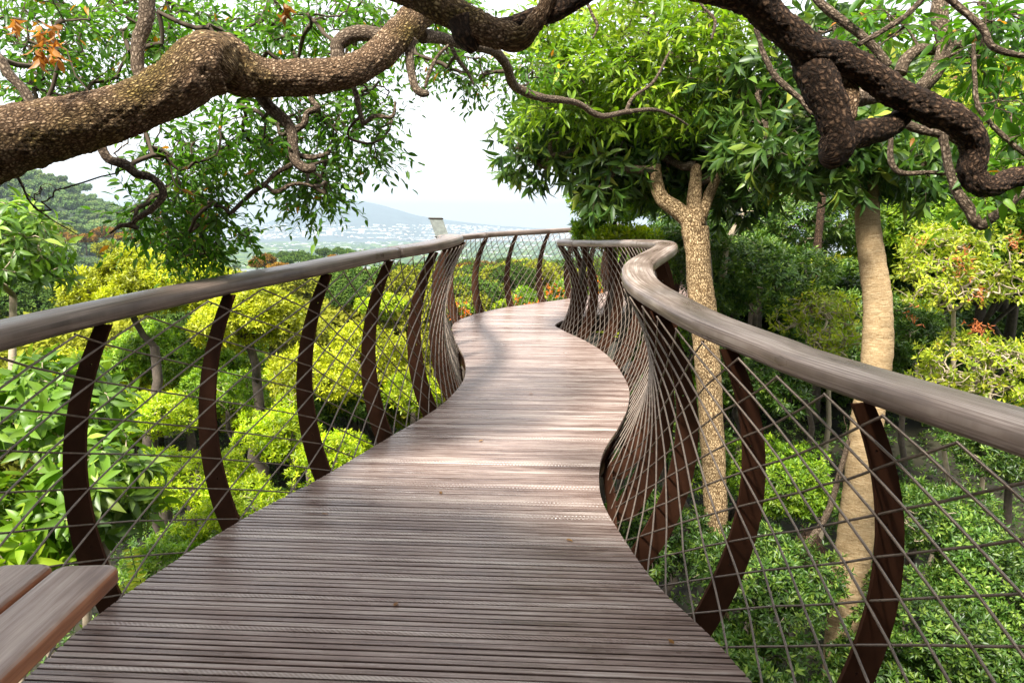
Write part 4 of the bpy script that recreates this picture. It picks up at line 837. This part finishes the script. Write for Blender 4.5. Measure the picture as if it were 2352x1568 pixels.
cabbage('tree with smooth ringed tan trunk and dark drooping crown at the right', [(1988, 380, 25), (1990, 440, 26), (1994, 520, 27), (2003, 600, 29), (2016, 690, 31), (2018, 780, 33), (2008, 870, 33), (1992, 960, 34), (1982, 1080, 37), (1965, 1220, 38), (1947, 1380, 40), (1930, 1568, 42), (1915, 1750, 50)], 6.6, 'bark_pale',
        [([(1988, 400, 24), (1960, 350, 18), (1900, 300, 15), (1850, 270, 11)], 6.6), ([(1990, 390, 22), (2020, 330, 16), (2080, 290, 12)], 6.7), ([(1988, 390, 22), (1985, 320, 16), (1990, 250, 12)], 6.6)],
        [(1870, 330, 130, 70, 6.5, .6, 26), (2050, 370, 110, 50, 6.6, .5, 16), (1760, 300, 100, 90, 6.7, .5, 18), (1740, 190, 120, 90, 6.8, .5, 18), (1950, 250, 160, 80, 6.8, .6, 20), (1900, 110, 160, 90, 7.0, .6, 18), (2120, 380, 60, 40, 6.6, .4, 6)], 32)
# fallen mossy trunk low between the trunks, thin stems
for k, (path, d, lab, mt) in enumerate([([(1850, 1230, 26), (1880, 1290, 28), (1930, 1360, 30), (1990, 1450, 30)], 7.4, 'rough mossy fallen trunk leaning behind the smooth trunk', 'bark_dark'),
        ([(1950, 1010, 5), (1930, 1080, 6), (1900, 1180, 7), (1850, 1260, 8), (1830, 1330, 8), (1800, 1420, 9), (1815, 1500, 9), (1840, 1590, 10)], 6.6, 'thin crooked reddish stem left of the smooth trunk', 'bark_branch'),
        ([(2150, 1130, 9), (2160, 1200, 12), (2160, 1330, 13), (2150, 1500, 14)], 7.8, 'slim brown stem right of the smooth trunk behind the net', 'bark_plain'),
        ([(2190, 1130, 11), (2200, 1250, 14), (2195, 1400, 15), (2190, 1560, 16)], 8.2, 'second slim stem further right behind the net', 'bark_plain'),
        ([(1890, 440, 9), (1882, 520, 9), (1876, 600, 10), (1870, 720, 10)], 11.2, 'straight dark stem behind the small yellow green bush', 'bark_dark'),
        ([(1720, 430, 5), (1700, 500, 6), (1670, 560, 7), (1660, 640, 8)], 10.0, 'leaning pale stem between the trunks above the handrail', 'twig_pale')]):
    C = resample(skel(path, d), .03); t = thing('bare_stem', C[-1, :3], lab, 'tree'); mb = MB(); mb.tube(C[:, :3], C[:, 3], 16, lump=.1, lsc=8); mb.build('trunk', M[mt], t)
    mb = MB(); g = np.random.default_rng(410 + k); nd = C[:: max(1, len(C) // 10), :3] + g.normal(0, .16, (len(C[:: max(1, len(C) // 10)]), 3)); network(mb, nd, C[::4, :3], r0=.005, g=g); mb.build('side_twigs', M[mt], t)

# --- pointed leaved tree filling the top between the two limbs
g = np.random.default_rng(55); t = thing('backlit_tree', at(1420, 1500, 10.5), 'light green pointed leaved tree glowing behind the hanging branch, top centre right', 'tree')
sp = [(1400, 90, 190, 110, 7.2, .7, 80), (1560, 130, 160, 120, 7.2, .7, 70), (1330, 220, 110, 60, 7.4, .5, 34), (1500, 250, 130, 70, 7.4, .5, 40), (1650, 60, 130, 90, 7.2, .6, 34), (1250, 140, 60, 60, 7.2, .4, 12)]
nodes = in_ellipses(sp, g); tw = MB(); root = skel([(1655, 1500, 22), (1632, 900, 19), (1612, 540, 15), (1560, 300, 11), (1480, 140, 8)], 9.2); tb = MB(); tb.tube(root[:, :3], root[:, 3], 14, lump=.06); tb.build('trunk', M['bark_plain'], t)
dr_ = network(tw, nodes, root[20::2, :3], r0=.004, g=g, rmax=.03); lf = MB(); twigs(lf, tw, nodes, dr_, 5, .36, .135, .042, g, droop=.15, step=.045, yel=.01); lf.build('crown', M['lf_bright'], t); tw.build('branches', M['bark_branch'], t)

# --- overhanging tree with the great limb on the left
z1 = lambda *p: [(a / 2.778, b / 2.778, c / 2.778) for a, b, c in p]
z2 = lambda *p: [(753 + a / 2.778, b / 2.778, c / 2.778) for a, b, c in p]
z3 = lambda *p: [(1505 + a / 2.778, b / 2.778, c / 2.778) for a, b, c in p]
t = thing('overhanging_tree', (-4.6, 2.6, float(zg(-4.6, 2.6))), 'huge scaly limb with a knee bend reaching in from the left with dark leaves', 'tree')
sk = []
limb('great_limb', [(-230, 420, 90), (-100, 365, 84), (0, 331, 77), (100, 305, 69), (200, 279, 62), (300, 247, 57), (400, 200, 58), (450, 160, 64), (486, 142, 68), (508, 154, 60), (524, 166, 44), (533, 173, 22)] , (2.75, 2.85, 2.95, 3.03, 3.06), M['bark_big'], t, .007, 130, .06, sk, lsc=9)
limb('great_limb', [(484, 140, 44), (514, 140, 58), (542, 160, 58), (570, 172, 50), (620, 181, 40), (720, 178, 38), (800, 166, 35), (861, 133, 33), (915, 83, 33), (955, 40, 33), (985, 5, 36), (1010, -30, 38)], (3.1, 3.15, 3.25, 3.4, 3.55), M['bark_big'], t, .007, 130, .06, sk, lsc=9)
tk = MB(); P = catmull([(-4.6, 2.6, -4.2), (-4.5, 2.6, -2), (-4.1, 2.5, .6), (-3.3, 2.6, 2.2), *at([-230], [420], [2.75])], 12); tk.tube(P, np.linspace(.3, .16, len(P)), 24, lump=.06); tk.build('trunk', M['bark_big'], t)
for path, d in [
    (z1((560, 1, 1), (560, 1, 1))[:0] + [(338, -60, 19), (338, -10, 17), (335, 47, 16), (320, 90, 15), (316, 122, 14), (317, 160, 14), (325, 185, 12)], 2.95),
    (z1((-60, 330, 30), (0, 380, 32), (60, 480, 32), (140, 560, 30), (190, 640, 32), (230, 700, 36)), 3.0),
    (z1((640, 900, 34), (650, 950, 30), (700, 1020, 28), (800, 1050, 32), (870, 1110, 27), (960, 1130, 24), (1030, 1190, 24), (1035, 1260, 22), (960, 1340, 18), (880, 1390, 15), (840, 1425, 11), (770, 1440, 8), (700, 1490, 5)), 3.15),
    (z1((1660, 590, 48), (1700, 660, 38), (1760, 720, 36), (1830, 780, 34), (1862, 850, 32), (1872, 950, 32), (1890, 1030, 33), (1950, 1075, 32), (2010, 1072, 26)), 3.3),
    (z1((1860, 1050, 16), (1760, 1105, 14), (1700, 1170, 12), (1688, 1200, 9)), 3.32), (z1((1705, 1185, 8), (1760, 1225, 13), (1850, 1180, 11), (1920, 1170, 8), (2000, 1190, 5)), 3.33),
    (z1((1880, 985, 16), (1980, 1005, 16), (2080, 985, 12), (2110, 960, 9)), 3.35), (z1((1880, 840, 14), (1940, 790, 20), (1960, 720, 20), (2030, 690, 20), (1990, 640, 16), (1975, 580, 14)), 3.5),
    ([(778, 170, 18), (775, 119, 16), (778, 100, 17), (807, 80, 17), (850, 78, 18), (885, 90, 20), (910, 105, 22)], 3.45),
    (z2((540, 250, 40), (520, 320, 30), (530, 450, 26), (560, 560, 25), (610, 598, 26), (640, 590, 22)), 3.4), (z2((620, 560, 11), (650, 460, 12), (700, 360, 11), (770, 290, 8)), 3.42),
    (z2((140, 500, 16), (180, 600, 19), (200, 700, 17), (228, 790, 14)), 3.4), (z2((228, 790, 12), (300, 740, 12), (410, 745, 12), (432, 650, 8)), 3.4),
    (z2((600, 230, 44), (700, 240, 38), (790, 262, 36), (880, 285, 34), (1000, 300, 36), (1080, 340, 34), (1145, 430, 30), (1165, 500, 30), (1205, 560, 28), (1350, 620, 24), (1500, 640, 20), (1600, 662, 18), (1740, 740, 17), (1900, 715, 14), (2080, 700, 11), (2200, 740, 7), (2300, 800, 4)), (3.5, 3.9, 4.4, 4.8, 5.2)),
    (z2((1900, 715, 13), (1950, 620, 10), (2080, 520, 9), (2180, 330, 6)), 5.0), (z2((770, 265, 14), (830, 380, 13), (890, 460, 10), (930, 540, 6)), 3.8),
    (z1((100, 1110, 8), (140, 1180, 7), (200, 1300, 6), (330, 1400, 5), (500, 1500, 3)), 3.0)]:
    limb('branch', path, d, M['bark_branch'], t, .012, 30, .07, sk, lsc=12)
g = np.random.default_rng(66)
sp = [(60, 60, 130, 90, 3.9, .6, 46), (240, 60, 130, 90, 4.0, .6, 50), (140, 190, 130, 50, 4.1, .5, 30), (420, 60, 120, 70, 4.0, .6, 44), (600, 60, 120, 80, 4.1, .6, 50), (780, 60, 120, 80, 4.2, .6, 48), (960, 110, 90, 60, 4.3, .4, 22), (240, 200, 80, 30, 4.1, .4, 14),
      (560, 300, 100, 60, 3.8, .4, 30), (690, 330, 120, 100, 3.9, .4, 60), (700, 440, 70, 40, 3.7, .3, 16), (820, 250, 90, 80, 3.9, .4, 36), (860, 340, 30, 40, 3.8, .3, 6), (440, 380, 80, 60, 3.6, .3, 30), (430, 480, 100, 70, 3.7, .35, 54), (430, 560, 80, 36, 3.9, .25, 22), (330, 500, 50, 40, 3.4, .2, 9), (560, 535, 24, 25, 3.9, .2, 4),
      (1080, 160, 60, 35, 4.2, .3, 14), (1200, 180, 70, 40, 4.6, .3, 14), (1060, 60, 80, 60, 4.4, .4, 18), (640, 190, 90, 60, 4.0, .4, 18), (40, 250, 50, 40, 3.9, .4, 8), (160, 235, 60, 10, 3.7, .3, 8), (510, 545, 60, 20, 3.9, .2, 7), (380, 330, 60, 40, 3.7, .3, 10)]
nodes = in_ellipses(sp, g); tw = MB(); dirs = network(tw, nodes, np.vstack(sk)[::2], r0=.0028, g=g, rmax=.012); lf = MB()
twigs(lf, tw, nodes, dirs, 4, .19, .06, .024, g, droop=.22, step=.028, yel=.02, bend=.06); lf.build('foliage', M['lf_over'], t); tw.build('twigs', M['twig_dark'], t)
mb = MB(); dd = in_ellipses([(40, 70, 25, 25, 2.7, .05, 5), (118, 75, 30, 30, 2.7, .05, 7), (110, 130, 40, 22, 2.7, .05, 8), (655, 20, 12, 20, 3.4, .1, 4)], g); rosettes(mb, dd, np.tile([0, 0, -1.], (len(dd), 1)) + g.normal(0, .3, (len(dd), 3)), 3, .055, .03, (10, 40), tm=LANCE, bend=.3); mb.build('dead_leaves', M['lf_orange'], t)
mb = MB(); nd = in_ellipses([(110, 460, 50, 40, 3.05, .1, 34), (300, 350, 40, 40, 3.2, .15, 16), (110, 60, 120, 60, 3.6, .4, 40)], g); network(mb, nd, sk[-1][::2], r0=.0011, sides=3, g=g, rmax=.004, sag=.05); mb.build('bare_twigs', M['twig_dark'], t)

# --- second overhanging tree: limbs coming down at top centre and top right
t = thing('gnarled_tree', (2.6, -3.4, float(zg(2.6, -3.4))), 'dark gnarled limb forking down from the top right, with a loop at top centre', 'tree')
sk = []; LB = M['bark_dark']
limb('great_limb', z3((260, -160, 130), (600, -20, 115), (720, 90, 100), (860, 210, 98), (1000, 320, 95), (1150, 360, 88), (1350, 460, 86), (1550, 600, 88), (1750, 700, 86), (1890, 760, 84), (2000, 850, 82), (2040, 960, 80), (2020, 1080, 76), (2060, 1170, 72), (2160, 1190, 66), (2260, 1140, 62), (2400, 1120, 62), (2560, 1160, 60)), (2.3, 2.4, 2.5, 2.6, 2.7), LB, t, .008, 110, .09, sk, lsc=10)
limb('fork_limb', z3((850, 205, 70), (925, 285, 90), (985, 385, 104), (1030, 490, 108), (1080, 600, 102), (1130, 730, 92), (1165, 860, 92), (1150, 950, 98), (1105, 1000, 84), (1070, 1020, 50)), 2.42, LB, t, .008, 100, .10, sk, lsc=10)
limb('fork_limb', z3((1190, 900, 66), (1290, 860, 74), (1430, 830, 66), (1540, 780, 62), (1600, 700, 58), (1640, 620, 50)), (2.42, 2.6), LB, t, .009, 70, .10, sk, lsc=11)
limb('fork_limb', z3((1130, 380, 40), (1190, 490, 58), (1225, 600, 62), (1225, 700, 58), (1205, 800, 52)), (2.52, 2.45), M['bark_big'], t, .009, 70, .12, sk, lsc=13)
limb('fork_limb', z3((1200, 600, 50), (1260, 620, 52), (1330, 620, 50), (1450, 610, 40), (1560, 650, 36)), (2.55, 2.75), M['bark_branch'], t, .01, 50, .1, sk, lsc=11)
limb('loop_limb', z2((350, -160, 130), (560, -60, 110), (700, 30, 100), (850, 110, 92), (1000, 190, 88), (1120, 225, 84), (1210, 250, 74), (1270, 220, 58), (1330, 130, 50), (1380, 60, 46), (1410, -20, 44), (1440, -140, 44)), (2.6, 2.45, 2.4), M['bark_big'], t, .008, 100, .08, sk, lsc=10)
limb('loop_limb', z2((1080, 180, 50), (1200, 150, 50), (1300, 120, 56), (1450, 70, 60), (1580, -10, 66), (1760, -120, 70), (1980, -200, 90)), (2.5, 2.4), LB, t, .01, 60, .08, sk, lsc=10)
limb('knob', z2((860, 130, 90), (890, 220, 86), (915, 285, 60), (940, 315, 34)), 2.5, LB, t, .01, 60, .1, sk, lsc=12)
for path, d in [(z3((1600, 790, 26), (1700, 830, 28), (1830, 855, 26), (1900, 880, 24), (1960, 930, 18)), 2.9), (z3((1830, 850, 28), (1850, 950, 25), (1880, 1100, 26), (1930, 1230, 30), (2000, 1330, 34), (2070, 1440, 32), (2150, 1385, 30), (2250, 1310, 26), (2352, 1230, 24), (2450, 1180, 22)), 2.9),
    (z3((1505, 880, 15), (1500, 1000, 17), (1530, 1080, 17), (1600, 1108, 17), (1750, 1100, 15), (1850, 1105, 14), (1960, 1080, 10)), 3.0), (z3((1000, -40, 26), (1060, 30, 28), (1160, 110, 28), (1280, 200, 28), (1400, 310, 26), (1490, 420, 24)), 3.1),
    (z3((1720, -20, 14), (1600, 100, 15), (1450, 200, 15), (1300, 285, 14)), 2.2), (z3((1830, -60, 48), (1815, 100, 50), (1850, 290, 48), (1800, 440, 48), (1700, 570, 46)), 3.3), (z3((1560, 470, 40), (1600, 380, 36), (1680, 320, 32), (1780, 320, 32), (1880, 300, 34), (2000, 255, 28), (2150, 200, 22)), 3.4),
    (z3((1850, -30, 20), (2000, 100, 20), (2100, 200, 20), (2150, 300, 20), (2300, 350, 18), (2420, 360, 16)), 2.5), (z3((2030, 280, 10), (2040, 500, 12), (2060, 680, 14), (2150, 800, 15), (2280, 920, 15), (2380, 1000, 13)), 2.8),
    (z3((640, 180, 14), (660, 240, 15), (690, 340, 16), (760, 480, 17), (850, 570, 18), (940, 650, 16), (1000, 730, 14)), 2.7), (z3((2060, 20, 14), (2200, 60, 16), (2360, 90, 16)), 3.2), (z3((950, -20, 10), (980, -60, 12)), 2.9),
    (z2((2350, -40, 7), (2390, 40, 8), (2470, 130, 9), (2450, 250, 7)), 4.0), (z2((1640, -10, 9), (1690, 100, 10), (1720, 170, 9), (1690, 250, 5)), 4.0)]:
    limb('branch', path, d, M['bark_branch'], t, .012, 26, .07, sk, lsc=12)
tk = MB(); P = catmull([(2.6, -3.4, -4), (2.5, -3.3, -1), (2.0, -2.6, 2.2), (1.0, -.6, 3.9), *at([1598], [-58], [2.3])], 14); tk.tube(P, np.linspace(.4, .11, len(P)), 26, lump=.06)
P2 = catmull([(1.5, -1.6, 3.2), (.8, 0.2, 4.0), *at([1465], [-72], [2.4])], 14); tk.tube(P2, np.linspace(.2, .09, len(P2)), 20, lump=.06); P2 = catmull([(1.5, -1.6, 3.2), (.2, 0.4, 4.0), *at([879], [-58], [2.6])], 14); tk.tube(P2, np.linspace(.2, .12, len(P2)), 20, lump=.06); tk.build('trunk', M['bark_big'], t)
g = np.random.default_rng(67)
sp = [(2280, 80, 90, 90, 3.3, .4, 22), (2200, 170, 80, 60, 3.4, .4, 12), (2320, 240, 50, 80, 3.0, .3, 12), (2100, 40, 80, 50, 3.4, .4, 10), (2330, 350, 40, 60, 2.9, .2, 6), (2260, 440, 70, 25, 2.9, .2, 4), (2150, 250, 40, 40, 3.3, .2, 4), (2020, 60, 60, 60, 3.6, .4, 9), (2320, 30, 60, 40, 3.0, .3, 8)]
nodes = in_ellipses(sp, g); tw = MB(); dirs = network(tw, nodes, np.vstack(sk)[::2], r0=.0024, g=g, rmax=.01); lf = MB()
twigs(lf, tw, nodes, dirs, 3, .2, .085, .034, g, droop=.25, step=.04, yel=.02); lf.build('foliage', M['lf_over'], t); tw.build('twigs', M['bark_branch'], t)

# --- wood behind and above the camera, out of the picture: added to darken the near part of the walkway
for k, (c, R3, lab) in enumerate([((-3.2, -2.6, 4.4), (2.6, 2.4, 2.0), 'unseen leafy crown added for shade above and behind the bench'), ((2.8, -3.4, 5.2), (2.8, 2.4, 1.8), 'unseen leafy crown added for shade above the start of the boardwalk'), ((.0, -6.5, 3.0), (4, 1.5, 4), 'unseen dense trees added for shade behind the start of the boardwalk'), ((5.5, -1.5, 2.0), (2.0, 2.5, 3), 'unseen dense trees added for shade right of the start of the boardwalk'), ((-6, -2.5, 1.5), (1.8, 2.5, 3), 'unseen dense trees added for shade left of the start of the boardwalk'), ((-1.3, .2, 3.15), (3.0, 1.75, .33), 'unseen flat leaf layer added overhead to shade the near left posts'), ((1.9, -.3, 3.4), (2.0, 1.7, .4), 'unseen flat leaf layer added overhead to shade the near right posts')]):  # last two are flat leaf layers shaped to keep sun off the near posts
    shrub('shade_canopy', lab, 'tree', c, R3, 'lf_dark', .2, .1, 34 if R3[2] > .5 else 60, m=6, nl=8, seed=120 + k, trunk_r=.12, low=-1, gap=.05, stems=4, base=(c[0], min(c[1], -1.4), 2.6))
for k, (x_, y_, z_, r_) in enumerate([(-9, -9, 3, 5), (-1, -13, 4, 6), (8, -9, 4, 5), (-13, -1, 2, 4.5), (13, -1, 4, 5)]):  # trees added farther back to cut low light on the near posts
    shrub('shade_tree', ('unseen tall tree added for shade %s' % ('left behind the boardwalk start', 'straight behind the boardwalk start', 'right behind the boardwalk start', 'far out left beside the boardwalk start', 'far out right beside the boardwalk start')[k]), 'tree', (x_, y_, z_), (r_, r_ * .6, r_), 'lf_dark', .7, .4, 3.2, m=6, nl=8, seed=140 + k, trunk_r=.3, low=-1, gap=.0, stems=4)
# understorey carpet
g = np.random.default_rng(88); mb = MB(); n = 30000; r_ = 3 + 24 * g.uniform(0, 1, n) ** .7; a = g.uniform(-.95, .95, n); P = np.column_stack([r_ * np.sin(a), r_ * np.cos(a)]); P = np.column_stack([P, zg(P[:, 0], P[:, 1]) + g.uniform(0, .5, n)])
rosettes(mb, P, np.tile([0, 0, 1.], (n, 1)) + g.normal(0, .4, (n, 3)), 6, .085, .034, (30, 85), tm=SIMPLE, bend=.2); tag(mb.build('undergrowth', M['lf_dark']), 'low leafy undergrowth covering the forest floor under the boardwalk', 'undergrowth', kind='stuff')

# ------------------------------------------------------------------ haze
HZ = True
if HZ:
    mb = MB(); mb.box((0, 5000, 135), (9500, 7000, 275)); m, nt, o = mat_new('haze_air')
    v_ = N(nt, 'ShaderNodeVolumePrincipled', i_Density=1.75e-4, i_Anisotropy=.0); v_.inputs['Color'].default_value = (.37, .45, .535, 1); v_.inputs['Density Attribute'].default_value = ''
    nt.links.new(v_.outputs[0], o.inputs['Volume']); tag(mb.build('haze', m, smooth=False), 'pale blue haze over the valley and the city', 'haze', kind='stuff')
